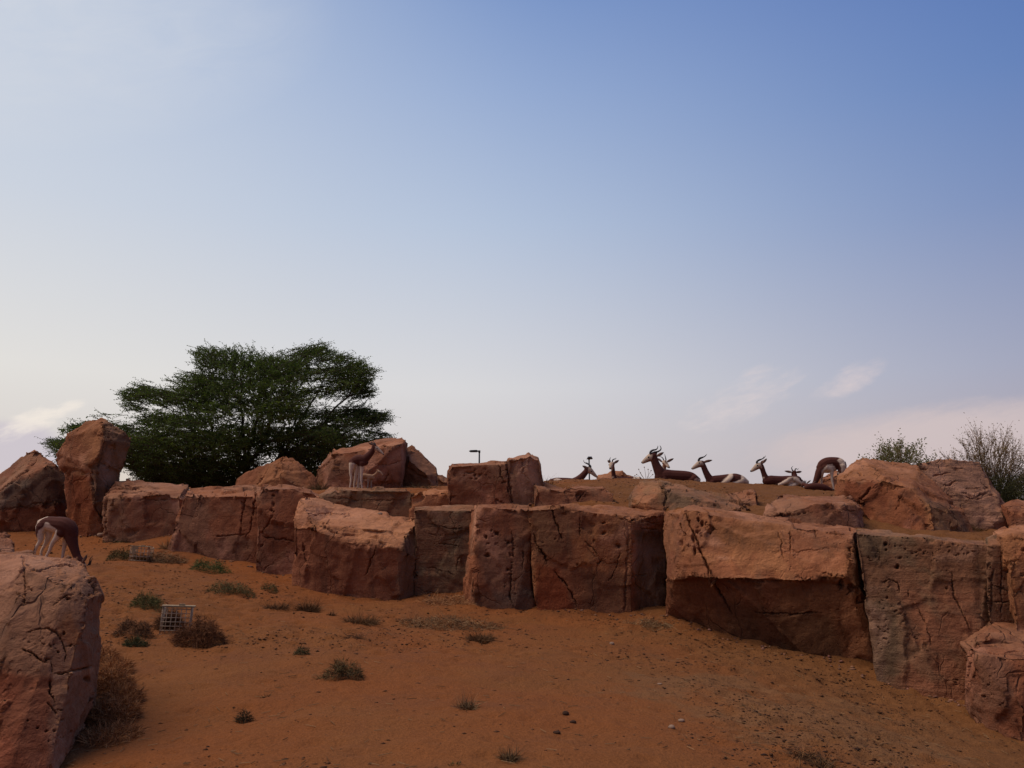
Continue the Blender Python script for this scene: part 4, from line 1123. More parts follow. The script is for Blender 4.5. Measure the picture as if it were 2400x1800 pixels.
# ---- twiggy bushes
def twig_bush(name, label, px, py, d, targets_fn, stems, leaf_n, leaf_len, tint_a, tint_b, seed, cat='bush', stem_r=0.011, leaf_w=0.011, group=None):
    """stems fan out from the base towards targets_fn(rs) -> (px, py, depth offset)"""
    rs = np.random.default_rng(seed)
    b = P(px, py, d)
    b[2] = min(b[2], ground_base(np.array([b[0]]), np.array([b[1]]))[0])
    root = link(name, None, None, None, b)
    tag(root, label, cat, group)
    mb = MB(); tips = []; dirs = []
    for i in range(stems):
        tx, ty, td = targets_fn(rs)
        e = P(tx, ty, d + td)
        mid = b + (e - b) * 0.5 + np.array((0, 0, 0.18)) * np.linalg.norm(e - b) * 0.5 * rs.uniform(-.2, 1) + rs.normal(0, 0.05, 3)
        path = catmull([b + rs.normal(0, 0.06, 3) * np.array((1, 1, 0)), mid, e], 6)
        path[1:-1] += rs.normal(0, 0.012, path[1:-1].shape)
        mb.tube(path - b, np.linspace(stem_r, stem_r * 0.3, len(path)), 4)
        L = np.linalg.norm(e - b)
        for j in range(7):
            k = int(len(path) * rs.uniform(0.35, 0.98)); k = min(k, len(path) - 2)
            s_ = path[k]; dr = path[k + 1] - path[k]; dr = dr / np.linalg.norm(dr) + rs.normal(0, 0.45, 3) + np.array((0, 0, .15)); dr /= np.linalg.norm(dr)
            ll = L * rs.uniform(0.08, 0.22)
            q = np.array([s_, s_ + dr * ll * 0.5 + rs.normal(0, .01, 3), s_ + dr * ll])
            mb.tube(q - b, [stem_r * 0.4, stem_r * 0.3, stem_r * 0.18], 3)
            tips.append(s_); dirs.append(dr * ll)
    mb.build('stems', TWIG, root)
    if leaf_n:
        tips = np.array(tips); dirs = np.array(dirs)
        ln = np.linalg.norm(dirs, axis=1)
        leaf, twig = sprays_mesh('foliage', tips - b, dirs / ln[:, None], ln * 1.1, leaf_n, leaf_len, leaf_w, tint_a, tint_b, rs, 0.0)
        bpy.data.meshes.remove(twig)
        link('foliage', leaf, root, LEAF)
    return root

twig_bush('bush', 'low leafy bush behind the huge rusty boulder', 2115, 1130, 15.0, lambda r: ((lambda a: (2112 + 108 * math.sin(a) * r.uniform(.55, 1.0), 1115 - 78 * math.cos(a) * r.uniform(.6, 1.0), r.normal(0, .35)))(r.uniform(-1.4, 1.4))), 90, 10, 0.050, (0.09, 0.095, 0.035), (0.19, 0.18, 0.075), 51, 'bush', 0.008, 0.012)
twig_bush('bush', 'tall bare twiggy bush at the right edge', 2325, 1190, 15.2, lambda r: ((lambda a: (2320 + 150 * math.sin(a) * r.uniform(.7, 1.0), 1175 - 180 * math.cos(a) * r.uniform(.62, 1.0), r.normal(0, .35)))(r.uniform(-1.05, 1.15))), 150, 5, 0.036, (0.14, 0.11, 0.050), (0.24, 0.175, 0.085), 52, 'bush', 0.0085, 0.009)

def tuft(name, label, px, py, rx, ry, n, tint_a, tint_b, seed, style='tuft', d=None, cat='tuft', group=None, blade=0.0, width=0.0028, lift=False):
    """px,py: middle of the base in the photograph; rx: half width px; ry: height px.  A heap of fine blades."""
    rs = np.random.default_rng(seed)
    if d is None:
        d = ground_at(px, py)
    s = scale_at(py, d)
    b = P(px, py, d)
    b[2] = (gz(b[0], b[1]) - 0.01) if not lift else b[2]
    R, H = rx * s, ry * s
    a = rs.uniform(0, 2 * math.pi, n)
    rad = np.sqrt(rs.uniform(0, 1, n))
    if style == 'mound':                       # dense dome: blades start on and in the dome
        ph = rs.uniform(0, 6.28, 4)
        rad = rad * (1 + 0.22 * np.sin(2 * a + ph[0]) + 0.16 * np.sin(3 * a + ph[1]) + 0.12 * np.sin(5 * a + ph[2]))
        hz = np.sqrt(np.clip(1 - rad ** 2, 0, 1)) * rs.uniform(0.25, 1.0, n) * (0.78 + 0.3 * np.sin(3 * a + ph[3]) * rad + 0.25 * rs.normal(0, 0.4, n))
        st = np.column_stack([R * rad * np.cos(a), R * 0.75 * rad * np.sin(a), H * 0.92 * hz])
        dr = np.column_stack([0.9 * rad * np.cos(a), 0.9 * rad * np.sin(a), 0.25 + 0.5 * hz]) + rs.normal(0, 0.55, (n, 3))
        L = (blade or max(0.035, 0.19 * H)) * rs.uniform(0.5, 1.3, n)
    elif style == 'mat':                       # low flat straw
        st = np.column_stack([R * rad * np.cos(a), R * 0.55 * rad * np.sin(a), rs.uniform(0, 1, n) ** 2 * H * (1 - rad * 0.7)])
        dr = np.column_stack([np.cos(rs.uniform(0, 6.28, n)), np.sin(rs.uniform(0, 6.28, n)), rs.normal(0.15, 0.35, n)])
        L = (blade or 0.13) * rs.uniform(0.4, 1.4, n)
    else:                                      # upright fan from a small foot
        st = np.column_stack([0.62 * R * rad * np.cos(a), 0.5 * R * rad * np.sin(a), 0 * a])
        sp = rs.uniform(0.1, 1.0, n)
        dr = np.column_stack([sp * np.cos(a) * R / H * 1.1, sp * np.sin(a) * R / H * 0.9, np.ones(n) * 0.6]) + rs.normal(0, 0.45, (n, 3))
        dr[:, 2] = np.abs(dr[:, 2])
        L = H * rs.uniform(0.2, 0.85, n)
    dr /= np.linalg.norm(dr, axis=1, keepdims=True)
    wd = np.cross(dr, rs.normal(0, 1, (n, 3)))
    wd /= np.linalg.norm(wd, axis=1, keepdims=True)
    W = max(width * 0.8, s * 0.42) * rs.uniform(0.6, 1.3, (n, 1))
    bend = rs.normal(0, 0.32, (n, 3)) * L[:, None]; bend[:, 2] -= 0.28 * L
    m_ = st + dr * (L * 0.55)[:, None] + bend * 0.3
    e = st + dr * L[:, None] + bend
    V = np.stack([st - wd * W, st + wd * W, m_ + wd * W * 0.75, e, m_ - wd * W * 0.75], 1)
    # follow the ground
    flat = V.reshape(-1, 3)
    g = ground_z(flat[:, 0] + b[0], flat[:, 1] + b[1]) - gz(b[0], b[1]) if style != 'tuft' else 0
    flat[:, 2] += g
    i0 = np.arange(n)[:, None] * 5
    F3 = np.concatenate([i0 + np.array([[0, 1, 2]]), i0 + np.array([[0, 2, 4]]), i0 + np.array([[4, 2, 3]])], 1).reshape(-1)
    me = mesh_np('foliage', flat, F3, 3, False)
    f = np.repeat(np.clip(rs.normal(0.5, 0.3, n), 0, 1), 5)[:, None]
    set_color_attr(me, 'tint', 0.75 * (np.asarray(tint_a) * (1 - f) + np.asarray(tint_b) * f))
    o = link(name, me, None, DRY, b)
    tag(o, label, cat, group)
    return o

GA, GB = (0.085, 0.070, 0.026), (0.185, 0.150, 0.055)      # dull green
BA, BB_ = (0.12, 0.058, 0.024), (0.30, 0.15, 0.060)       # brown
SA, SB = (0.22, 0.12, 0.05), (0.46, 0.28, 0.13)         # straw
tuft('bush', 'dark green bush filling the shadow at the right edge below the bare bush', 2400, 1196, 95, 105, 8000, (0.042, 0.046, 0.015), (0.114, 0.106, 0.038), 60, 'mound', 14.3, 'bush', None, 0.10, 0.005, True)
tuft('grass', 'low green grass strip at the foot of the layered block', 290, 1268, 48, 11, 700, GA, GB, 61, 'mat', None, 'grass')
tuft('bush', 'green bush around the far wire cage', 285, 1314, 36, 36, 1900, GA, GB, 62, 'mound', None, 'bush')
tuft('bush', 'small olive bush right of the far wire cage', 335, 1317, 16, 24, 700, GA, BB_, 63, 'mound', None, 'bush')
tuft('grass', 'heap of dry straw against the wall between cage and green bush', 385, 1316, 52, 34, 1500, BA, SB, 64, 'mat', None, 'dry grass')
tuft('grass', 'wispy straw standing at the wall corner', 395, 1285, 22, 44, 260, SA, SB, 65, 'tuft', None, 'dry grass')
tuft('bush', 'bright green bush below the red grooved wall', 492, 1340, 48, 36, 2300, (0.057, 0.080, 0.027), (0.162, 0.209, 0.061), 66, 'mound', None, 'bush')
tuft('bush', 'olive bush right of the near wire cage, further up the slope', 540, 1392, 58, 36, 2600, GA, (0.228, 0.199, 0.076), 67, 'mound', None, 'bush')
tuft('bush', 'tiny green bush beside the olive one', 632, 1388, 21, 20, 700, GA, GB, 68, 'mound', None, 'bush')
tuft('grass', 'dark dry tuft left of the pair below the pink topped block', 648, 1428, 36, 34, 900, (0.057, 0.034, 0.019), BB_, 69, 'tuft', None, 'dry grass')
tuft('grass', 'spiky brown tuft right of the pair below the pink topped block', 722, 1432, 34, 46, 800, BA, SA, 70, 'tuft', None, 'dry grass')
tuft('bush', 'green bush just behind the near wire cage', 345, 1430, 38, 46, 2200, GA, (0.209, 0.209, 0.067), 71, 'mound', None, 'bush')
tuft('bush', 'brown heap with dark green front left of the near wire cage', 312, 1488, 46, 46, 2400, (0.067, 0.042, 0.023), (0.266, 0.123, 0.057), 72, 'mound', None, 'bush')
tuft('bush', 'dark green sprig at the foot of the brown heap', 318, 1512, 28, 30, 1100, (0.034, 0.042, 0.017), (0.114, 0.123, 0.046), 73, 'mound', None, 'bush')
tuft('bush', 'smooth rust brown bush right of the near wire cage', 468, 1506, 58, 72, 4200, (0.104, 0.046, 0.021), (0.285, 0.118, 0.051), 74, 'mound', None, 'bush')
def bush_strip(label, spots, n, ta, tb, seed):
    rs = np.random.default_rng(seed)
    base = None; V = []
    for (px, py, rx, ry, share) in spots:
        d = ground_at(px, py); sc_ = scale_at(py, d); c0 = P(px, py, d)
        if base is None:
            base = np.array((c0[0], c0[1], gz(c0[0], c0[1])))
        k = int(n * share); R, H = rx * sc_, ry * sc_
        a = rs.uniform(0, 6.28, k); rad = np.sqrt(rs.uniform(0, 1, k))
        hz = np.sqrt(1 - rad ** 2) * rs.uniform(0.2, 1, k)
        x = c0[0] + R * rad * np.cos(a); y = c0[1] + R * 1.1 * rad * np.sin(a)
        st = np.column_stack([x, y, ground_z(x, y) + H * hz])
        dr = np.column_stack([np.cos(a) * rad, np.sin(a) * rad, 0.15 + 0.4 * hz]) + rs.normal(0, 0.7, (k, 3))
        dr /= np.linalg.norm(dr, axis=1, keepdims=True)
        L = 0.055 * rs.uniform(0.4, 1.4, k)[:, None]
        wd = np.cross(dr, rs.normal(0, 1, (k, 3))); wd /= np.linalg.norm(wd, axis=1, keepdims=True)
        W = 0.0022 * rs.uniform(0.6, 1.4, (k, 1)); bend = rs.normal(0, 0.3, (k, 3)) * L
        m_ = st + dr * L * 0.5 + bend * 0.3; e = st + dr * L + bend
        V.append(np.stack([st - wd * W, st + wd * W, m_ + wd * W * .8, e, m_ - wd * W * .8], 1))
    V = np.concatenate(V); k = len(V)
    i0 = np.arange(k)[:, None] * 5
    F3 = np.concatenate([i0 + np.array([[0, 1, 2]]), i0 + np.array([[0, 2, 4]]), i0 + np.array([[4, 2, 3]])], 1).reshape(-1)
    me = mesh_np('foliage', V.reshape(-1, 3) - base, F3, 3, False)
    f = np.repeat(np.clip(rs.normal(0.45, 0.3, k), 0, 1), 5)[:, None]
    set_color_attr(me, 'tint', np.asarray(ta) * (1 - f) + np.asarray(tb) * f)
    o = link('bush', me, None, DRY, base)
    tag(o, label, 'bush')
bush_strip('large brown bush creeping along the side of the foreground boulder', [(262,1690,58,46,.3),(285,1650,42,40,.2),(255,1610,52,44,.25),(275,1575,34,30,.1),(240,1550,34,34,.1),(262,1735,60,20,.12)], 9000, (0.190, 0.085, 0.034), (0.513, 0.237, 0.091), 75)
tuft('grass', 'round brown tuft in the middle of the sand slope', 848, 1460, 50, 44, 1500, BA, (0.361, 0.199, 0.085), 77, 'tuft', None, 'dry grass')
tuft('grass', 'small dark clump left of the round brown tuft', 778, 1446, 10, 18, 160, (0.057, 0.034, 0.019), BA, 78, 'tuft', None, 'dry grass')
tuft('grass', 'tiny crushed tuft on bare sand below the round brown tuft', 833, 1500, 22, 14, 160, BA, (0.228, 0.114, 0.057), 79, 'mat', None, 'dry grass')
tuft('bush', 'small green clump alone on bare sand', 707, 1540, 19, 24, 520, (0.053, 0.049, 0.023), (0.180, 0.152, 0.061), 80, 'mound', None, 'bush')
tuft('bush', 'ragged green brown clump at the centre of the bare sand', 802, 1590, 44, 52, 1500, (0.067, 0.048, 0.023), (0.257, 0.175, 0.068), 81, 'mound', None, 'bush', None, 0.055)
tuft('grass', 'little dead sprig left of the sand centre', 622, 1640, 12, 22, 90, (0.057, 0.034, 0.019), BB_, 82, 'tuft', None, 'dry grass')
tuft('bush', 'dark thorny clump low on the left of the sand', 572, 1690, 18, 36, 420, (0.042, 0.027, 0.015), (0.190, 0.123, 0.057), 83, 'mound', None, 'bush')
tuft('grass', 'leaning straw tuft trailing down the sand', 1095, 1668, 28, 50, 420, (0.114, 0.068, 0.030), (0.456, 0.285, 0.133), 84, 'tuft', None, 'dry grass')
tuft('grass', 'drooping straw tuft near the bottom edge', 1195, 1785, 24, 52, 420, (0.085, 0.053, 0.027), (0.361, 0.228, 0.104), 85, 'tuft', None, 'dry grass')
tuft('grass', 'small olive tuft cut by the bottom edge', 1065, 1800, 22, 18, 200, GA, GB, 86, 'tuft', None, 'grass')
tuft('grass', 'brown flattened tuft above the leaning straw tuft', 1125, 1500, 44, 34, 1000, BA, (0.285, 0.152, 0.067), 87, 'tuft', None, 'dry grass')
tuft('grass', 'wide thin patch of straw under the narrow holed block', 1060, 1465, 125, 22, 2400, BA, SB, 88, 'mat', None, 'dry grass')
tuft('grass', 'orange straw strip along the foot of the grey flat block', 1065, 1408, 80, 18, 1600, (0.304, 0.142, 0.057), (0.627, 0.323, 0.142), 89, 'mat', None, 'dry grass')
tuft('grass', 'greenish tuft at the foot of the pink topped block', 858, 1392, 42, 24, 900, GA, SA, 90, 'tuft', None, 'grass')
tuft('grass', 'straw tuft at the foot of the crumbling grey corner', 1478, 1466, 18, 34, 260, SA, SB, 91, 'tuft', None, 'dry grass')
tuft('grass', 'flattened straw in the gap before the biggest wall block', 1535, 1468, 38, 16, 500, SA, SB, 92, 'mat', None, 'dry grass')
tuft('grass', 'green tuft growing on the ledge behind the pink topped block', 790, 1194, 28, 22, 700, (0.057, 0.080, 0.030), (0.162, 0.190, 0.076), 93, 'mound', 13.6, 'grass')
tuft('grass', 'dry grass standing beside the squared pocked block', 1284, 1138, 22, 38, 260, SA, SB, 94, 'tuft', 14.9, 'dry grass')
tuft('grass', 'grass in the shade between two boulders behind the fawn', 990, 1143, 42, 28, 420, (0.095, 0.076, 0.038), SA, 95, 'tuft', 17.6, 'dry grass')
tuft('grass', 'dry weeds against the left side of the big dark red boulder', 748, 1150, 22, 46, 320, (0.114, 0.095, 0.038), SA, 96, 'tuft', 17.3, 'dry grass')
tuft('grass', 'brown scrap of grass on top of the flaky slab boulder', 2275, 1200, 30, 16, 420, BA, SA, 97, 'mat', 12.6, 'dry grass')
tuft('grass', 'dry stems in the notch right of the huge boulder', 2310, 1270, 24, 40, 300, BA, SA, 98, 'tuft', 10.2, 'dry grass')
tuft('grass', 'scatter of dead twigs low on the right of the sand', 1905, 1790, 48, 22, 420, (0.067, 0.042, 0.023), BB_, 99, 'mat', None, 'dry grass')

# the thin seeded weed beside the biggest lying gazelle
def weed():
    rs = np.random.default_rng(5)
    b = P(1514, 1128, 20.4)
    mb = MB(); pods = []
    for (tx, ty) in [(1497,1100),(1501,1108),(1492,1112),(1519,1100),(1526,1103),(1510,1095),(1488,1115),(1530,1112)]:
        e = P(tx, ty, 20.4 + rs.normal(0, .1))
        p = catmull([b, b + (e - b) * .5 + rs.normal(0, .02, 3), e], 4)
        mb.tube(p - b, np.linspace(.006, .003, len(p)), 4)
        pods.append(p[-1] - b)
    root = link('weed', None, None, None, b)
    tag(root, 'thin seeded weed standing left of the biggest lying gazelle', 'weed')
    mb.build('stems', TWIG, root)
    pod = MB(); pod.ball((0, 0, 0), 0.016, 6, 5); pm_ = pod.mesh('seed_head')
    for q in pods:
        link('seed_head', pm_, root, TWIG, q)
weed()
# ------------------------------------------------------------------ street lamps
METAL = simple('lamp_metal', (0.022, 0.021, 0.022), 0.6, 0.2, 8.0, 0.4)
def lamp(label, px, head_y, d, side):
    s = scale_at(head_y, d)
    x0 = P(px, head_y, d)
    gzz = float(ground_base(np.array([x0[0]]), np.array([x0[1]]))[0]) - 0.1
    H = x0[2] - gzz
    root = link('street_lamp', None, None, None, (x0[0], x0[1], gzz))
    tag(root, label, 'street lamp')
    mb = MB()
    mb.tube([(0, 0, 0), (0, 0, H * 0.5), (0, 0, H - 0.03)], [0.050, 0.044, 0.036], 12)
    mb.tube([(0, 0, 0), (0, 0, 0.35)], [0.085, 0.075], 12)
    mb.build('pole', METAL, root)
    mb = MB()
    mb.tube([(0, 0, H - 0.09), (0, 0, H + 0.03)], [0.052, 0.052], 12)
    mb.build('collar', METAL, root)
    mb = MB()
    if side:
        L = 24 * s
        # flat luminaire with a slanted nose, on a short neck
        V = []; 
        for (a, zt, zb, wy) in [(-0.02, .02, -.03, .035), (-0.10, .03, -.045, .05), (-0.13, .045, -.055, .12), (-L * .86, .03, -.055, .13), (-L, -.005, -.02, .10)]:
            V += [(a, -wy, zb), (a, wy, zb), (a, wy, zt), (a, -wy, zt)]
        fs = []
        for i in range(4):
            for j in range(4):
                fs.append((i * 4 + j, i * 4 + (j + 1) % 4, i * 4 + 4 + (j + 1) % 4, i * 4 + 4 + j))
        fs += [(3, 2, 1, 0), (16, 17, 18, 19)]
        mb.add(np.array(V) + np.array((0, 0, H)), fs)
    else:
        V = []
        for (a, zt, zb, wx) in [(0.05, .02, -.04, .04), (-0.10, .05, -.07, .15), (-0.55, .05, -.07, .15), (-0.68, .0, -.03, .11)]:
            V += [(-wx, a, zb), (wx, a, zb), (wx * .6, a, zt), (-wx * .6, a, zt)]
        fs = []
        for i in range(3):
            for j in range(4):
                fs.append((i * 4 + j, i * 4 + (j + 1) % 4, i * 4 + 4 + (j + 1) % 4, i * 4 + 4 + j))
        fs += [(3, 2, 1, 0), (12, 13, 14, 15)]
        mb.add(np.array(V) + np.array((0, 0, H)), fs)
    mb.build('lamp_head', METAL, root, False)
lamp('dark street lamp with flat arm pointing left above the squared pocked block', 1123.5, 1057, 38, True)
lamp('dark street lamp seen end on behind the leftmost lying gazelle', 1380.5, 1074, 42, False)

# ------------------------------------------------------------------ wire cages
WIRE = simple('wire', (0.40, 0.30, 0.20), 0.6, 0.2, 30.0, 0.4)
PLANK = simple('plank', (0.30, 0.22, 0.13), 0.85, 0.2, 14.0, 0.2, 0.0, 0.3)
def cage(label, px, py, d, side_px, height_px, yaw, cells, rows_, plate):
    s = scale_at(py, d)
    b = P(px, py, d)
    b[2] = gz(b[0], b[1]) - 0.02
    a = side_px * s; h = height_px * s
    root = link('wire_cage', None, None, None, b)
    root.rotation_euler = (0, math.radians(3), yaw)
    tag(root, label, 'cage', 'wire cages set on the sand')
    r = 0.0040 * max(1, d / 9.5)
    mv = MB(); mv.tube([(0, 0, 0), (0, 0, h)], [r, r], 6)
    vme = mv.mesh('wire')
    mh = MB(); mh.tube([(-r, 0, 0), (a + r, 0, 0)], [r, r], 6)
    hme = mh.mesh('wire')
    for k in (0, 1, 3):
        ang_ = k * math.pi / 2
        ox, oy = [(0, 0), (a, 0), (a, a), (0, a)][k]
        for i in range(cells):
            u = a * i / cells
            o = link('wire', vme, root, WIRE)
            o.location = (ox + u * math.cos(ang_), oy + u * math.sin(ang_), 0)
        for j in range(rows_):
            o = link('wire', hme, root, WIRE)
            o.location = (ox, oy, h * (j + 0.5) / rows_); o.rotation_euler = (0, 0, ang_)
    m1_ = MB(); m1_.box((-0.012, -0.016, h), (a + 0.035, a * 0.34, h + 0.014))
    lid = m1_.build('lid', PLANK, root, False)
    m2_ = MB(); m2_.box((a * .55, a * .08, h + 0.0145), (a * .75, a * .2, h + 0.030))
    m2_.build('handle', PLANK, lid, False)
    if plate:
        m3_ = MB()
        pw, ph = 0.10, 0.125
        y0 = -0.022
        # a small hung board with a slot through it
        m3_.box((a * .12, y0, h - ph), (a * .12 + pw * .55, y0 + .008, h + .02))
        m3_.box((a * .12 + pw * .55, y0, h - ph * .75), (a * .12 + pw, y0 + .008, h - ph * .62))
        m3_.box((a * .12 + pw * .55, y0, h - ph * .2), (a * .12 + pw, y0 + .008, h + .02))
        m3_.box((a * .12 + pw * .86, y0, h - ph * .62), (a * .12 + pw, y0 + .008, h - ph * .2))
        m3_.build('hung_plate', PLANK, root, False)
cage('wire mesh cage with pale plank lid among brown bushes', 373, 1487, ground_at(373, 1487), 63, 68, math.radians(17), 6, 7, False)
cage('smaller looking far wire cage with hung wooden plate in a green bush', 302, 1317, ground_at(302, 1317), 40, 36, math.radians(4), 5, 4, True)

tuft('bush', 'brown plant growing inside the near wire cage', 398, 1478, 34, 56, 2600, (0.05, 0.022, 0.010), (0.16, 0.070, 0.028), 101, 'mound', ground_at(398, 1484) + 0.20, 'bush')
# ------------------------------------------------------------------ loose stones and clods
STONE_MATS = [simple('stone_pale', (0.30, 0.20, 0.135), 0.9, 0.25, 25.0, 0.2, 0.0, 0.4), simple('stone_dark', (0.06, 0.032, 0.02), 0.95, 0.3, 30.0, 0.1, 0.0, 0.4)]
def lumps(centres, radii, seed, squash=0.6):
    """many small irregular stones as one array set: a subdivided octahedron each"""
    rs = np.random.default_rng(seed)
    base = np.array([(1, 0, 0), (-1, 0, 0), (0, 1, 0), (0, -1, 0), (0, 0, 1), (0, 0, -1)], float)
    tris = np.array([(0, 2, 4), (2, 1, 4), (1, 3, 4), (3, 0, 4), (2, 0, 5), (1, 2, 5), (3, 1, 5), (0, 3, 5)])
    N = len(centres)
    V = base[None] * rs.uniform(0.55, 1.25, (N, 6, 1)) + rs.normal(0, 0.15, (N, 6, 3))
    an = rs.uniform(0, 6.28, N); c, s = np.cos(an), np.sin(an)
    X = V[..., 0] * c[:, None] - V[..., 1] * s[:, None]; Y = V[..., 0] * s[:, None] + V[..., 1] * c[:, None]
    sq = squash * rs.uniform(0.6, 1.2, (N, 1)); el_ = rs.uniform(0.7, 1.5, (N, 1))
    V = np.stack([X * el_, Y, V[..., 2] * sq], -1) * np.asarray(radii)[:, None, None] + centres[:, None, :]
    Fc = (np.arange(N)[:, None, None] * 6 + tris[None]).reshape(-1)
    return V.reshape(-1, 3), Fc

def stone(label, px, py, size_px, mat, seed, d=None, flat=0.6):
    if d is None:
        d = ground_at(px, py)
    b = P(px, py, d); s = scale_at(py, d)
    if d < 13.0 or py > 1250:
        b[2] = gz(b[0], b[1])
    mb = MB()
    mb.ball((0, 0, 0), (size_px * s, size_px * s * .8, size_px * s * flat), 12, 8)
    me = mb.mesh('stone')
    co = get_co(me)
    r_ = size_px * s
    co *= (1 + 0.28 * fbm(co / r_ * 1.3 + seed * 7, 3, seed) + 0.9 * facets(co / r_ + seed * 3, 0.8, seed) * 0.4)[:, None]
    set_co(me, co + np.array((0, 0, r_ * flat * 0.45)))
    o = link('stone', me, None, STONE_MATS[mat], b)
    tag(o, label, 'stone', 'loose stones')
stone('rounded pale stone on the pink topped block', 890, 1206, 6, 0, 1, 13.3)
stone('flat pale stone chip left on the tan ledge', 1003, 1192, 4.5, 0, 2, 12.9, .4)
stone('larger flat pale stone chip right on the tan ledge', 1028, 1191, 8, 0, 3, 12.9, .4)
stone('white flat stone on the sand below the straw tuft', 1434, 1511, 6, 0, 4)
stone('thin white stone lower on the sand slope', 1546, 1604, 6, 0, 5, None, .3)
stone('dark clod of dung, upper of the lone three on the sand', 1325, 1676, 9, 1, 6)
stone('dark clod of dung, middle of the lone three on the sand', 1343, 1697, 8, 1, 7)
stone('dark flat clod of dung, lowest of the lone three on the sand', 1305, 1724, 9, 1, 8, None, .4)
stone('tan stone half sunk in sand right of the dung clods', 1575, 1711, 8, 0, 9)
stone('pale oval stone beside the half sunk one', 1597, 1686, 8, 0, 10, None, .5)
stone('small grey stone at the foot of the leaning boulder', 237, 1258, 9, 0, 11)
stone('pale pebble beside the rounded wall top at right', 2140, 1266, 6, 0, 12, 9.6)
stone('second pale pebble right of its twin on the wall top', 2157, 1266, 6, 0, 13, 9.6)

def scatter():
    rs = np.random.default_rng(77)
    n = 130000
    yy = 4.2 * (18 / 4.2) ** rs.uniform(0, 1, n)
    xx = rs.uniform(-0.8, 0.8, n) * yy
    px = 1200 + F * xx / yy
    lim = np.interp(px, STEP_PX, STEP_D) - 0.9
    ok = yy < lim
    xx, yy = xx[ok], yy[ok]
    tr = trample(xx, yy)
    cl = fbm(np.column_stack([xx * 0.8, yy * 0.5, 0 * xx]), 3, 41)
    keep = rs.uniform(0, 1, len(xx)) < np.clip(0.035 + 1.0 * tr * sstep(cl, -0.35, 0.30), 0, 1)
    xx, yy = xx[keep][:21000], yy[keep][:21000]
    zz = ground_z(xx, yy)
    r = (0.0035 + 0.017 * rs.uniform(0, 1, len(xx)) ** 4) * np.sqrt(yy / 6)
    V, Fc = lumps(np.column_stack([xx, yy, zz + r * 0.05]), r, 78, 0.4)
    me = mesh_np('pebbles', V, Fc, 3, False)
    cols = np.where(rs.uniform(0, 1, (len(xx), 1)) < 0.16, np.array([[0.050, 0.024, 0.014]]), np.array([[0.125, 0.054, 0.023]])) * rs.uniform(0.55, 1.25, (len(xx), 1))
    set_color_attr(me, 'tint', np.repeat(cols, 6, 0))
    o = link('pebbles', me, None, DRY)
    tag(o, 'small dark clods, droppings and pebbles strewn over the sand', 'pebbles', None, 'stuff')
    # chips of rock fallen along the foot of the wall
    base = np.array([P(*p)[:2] for p in LOWER[:32]])
    seg = rs.integers(0, 31, 900); u = rs.uniform(0, 1, 900)[:, None]
    pt = base[seg] * (1 - u) + base[seg + 1] * u
    pt[:, 1] -= np.abs(rs.normal(0, 0.16, 900)) - 0.06
    pt[:, 0] += rs.normal(0, 0.08, 900)
    r = 0.006 + 0.034 * rs.uniform(0, 1, 900) ** 4
    V, Fc = lumps(np.column_stack([pt, ground_z(pt[:, 0], pt[:, 1]) + r * 0.2]), r, 80, 0.65)
    me = mesh_np('rock_chips', V, Fc, 3, False)
    cols = np.array([[0.20, 0.095, 0.055]]) * rs.uniform(0.5, 1.5, (900, 1)) * np.array([[1, 1, 1]]) + rs.uniform(0, 0.02, (900, 3))
    set_color_attr(me, 'tint', np.repeat(cols, 6, 0))
    tag(link('rock_chips', me, None, DRY), 'small chips of rock fallen along the foot of the wall', 'rock chips', None, 'stuff')
    # upper terrace
    n = 9000
    xx = rs.uniform(-5, 9, n); yy = rs.uniform(12.5, 20.5, n)
    px = 1200 + F * xx / yy
    ok = yy > np.interp(px, STEP_PX, STEP_D) + 0.5
    xx, yy = xx[ok], yy[ok]
    keep = fbm(np.column_stack([xx * 0.8, yy * 0.5, 0 * xx]), 3, 44) > 0.05
    xx, yy = xx[keep], yy[keep]
    r = 0.007 + 0.02 * rs.uniform(0, 1, len(xx)) ** 3
    V, Fc = lumps(np.column_stack([xx, yy, ground_z(xx, yy) + r * 0.12]), r, 79, 0.5)
    me = mesh_np('pebbles', V, Fc, 3, False)
    cols = np.where(rs.uniform(0, 1, (len(xx), 1)) < 0.6, np.array([[0.12, 0.052, 0.026]]), np.array([[0.36, 0.22, 0.13]])) * rs.uniform(0.5, 1.2, (len(xx), 1))
    set_color_attr(me, 'tint', np.repeat(cols, 6, 0))
    o = link('pebbles', me, None, DRY)
    tag(o, 'small stones and clods strewn over the upper terrace', 'pebbles', None, 'stuff')
    # straw litter
    n = 2600
    yy = 4.4 * (13 / 4.4) ** rs.uniform(0, 1, n); xx = rs.uniform(-0.75, 0.75, n) * yy
    px = 1200 + F * xx / yy
    ok = (yy < np.interp(px, STEP_PX, STEP_D) - 1.0) & (rs.uniform(0, 1, n) < 0.25 + 0.7 * trample(xx, yy))
    xx, yy = xx[ok], yy[ok]; n = len(xx)
    a = rs.uniform(0, 6.28, n); L = rs.uniform(0.02, 0.09, n); wv = 0.0016 * np.sqrt(yy / 5)
    p0 = np.column_stack([xx, yy, ground_z(xx, yy) + 0.008]); x1 = xx + L * np.cos(a); y1 = yy + L * np.sin(a)
    p1 = np.column_stack([x1, y1, ground_z(x1, y1) + 0.008])
    off = np.column_stack([-np.sin(a) * wv, np.cos(a) * wv, 0 * a]); up = np.array((0, 0, 0.004))
    V = np.stack([p0 - off, p0 + off, p0 + up, p1 - off, p1 + off, p1 + up], 1).reshape(-1, 3)
    i0 = np.arange(n)[:, None] * 6
    q = np.concatenate([i0 + np.array([[0, 3, 5, 2]]), i0 + np.array([[2, 5, 4, 1]]), i0 + np.array([[1, 4, 3, 0]])], 1).reshape(-1)
    me = mesh_np('straw', V, q, 4, False)
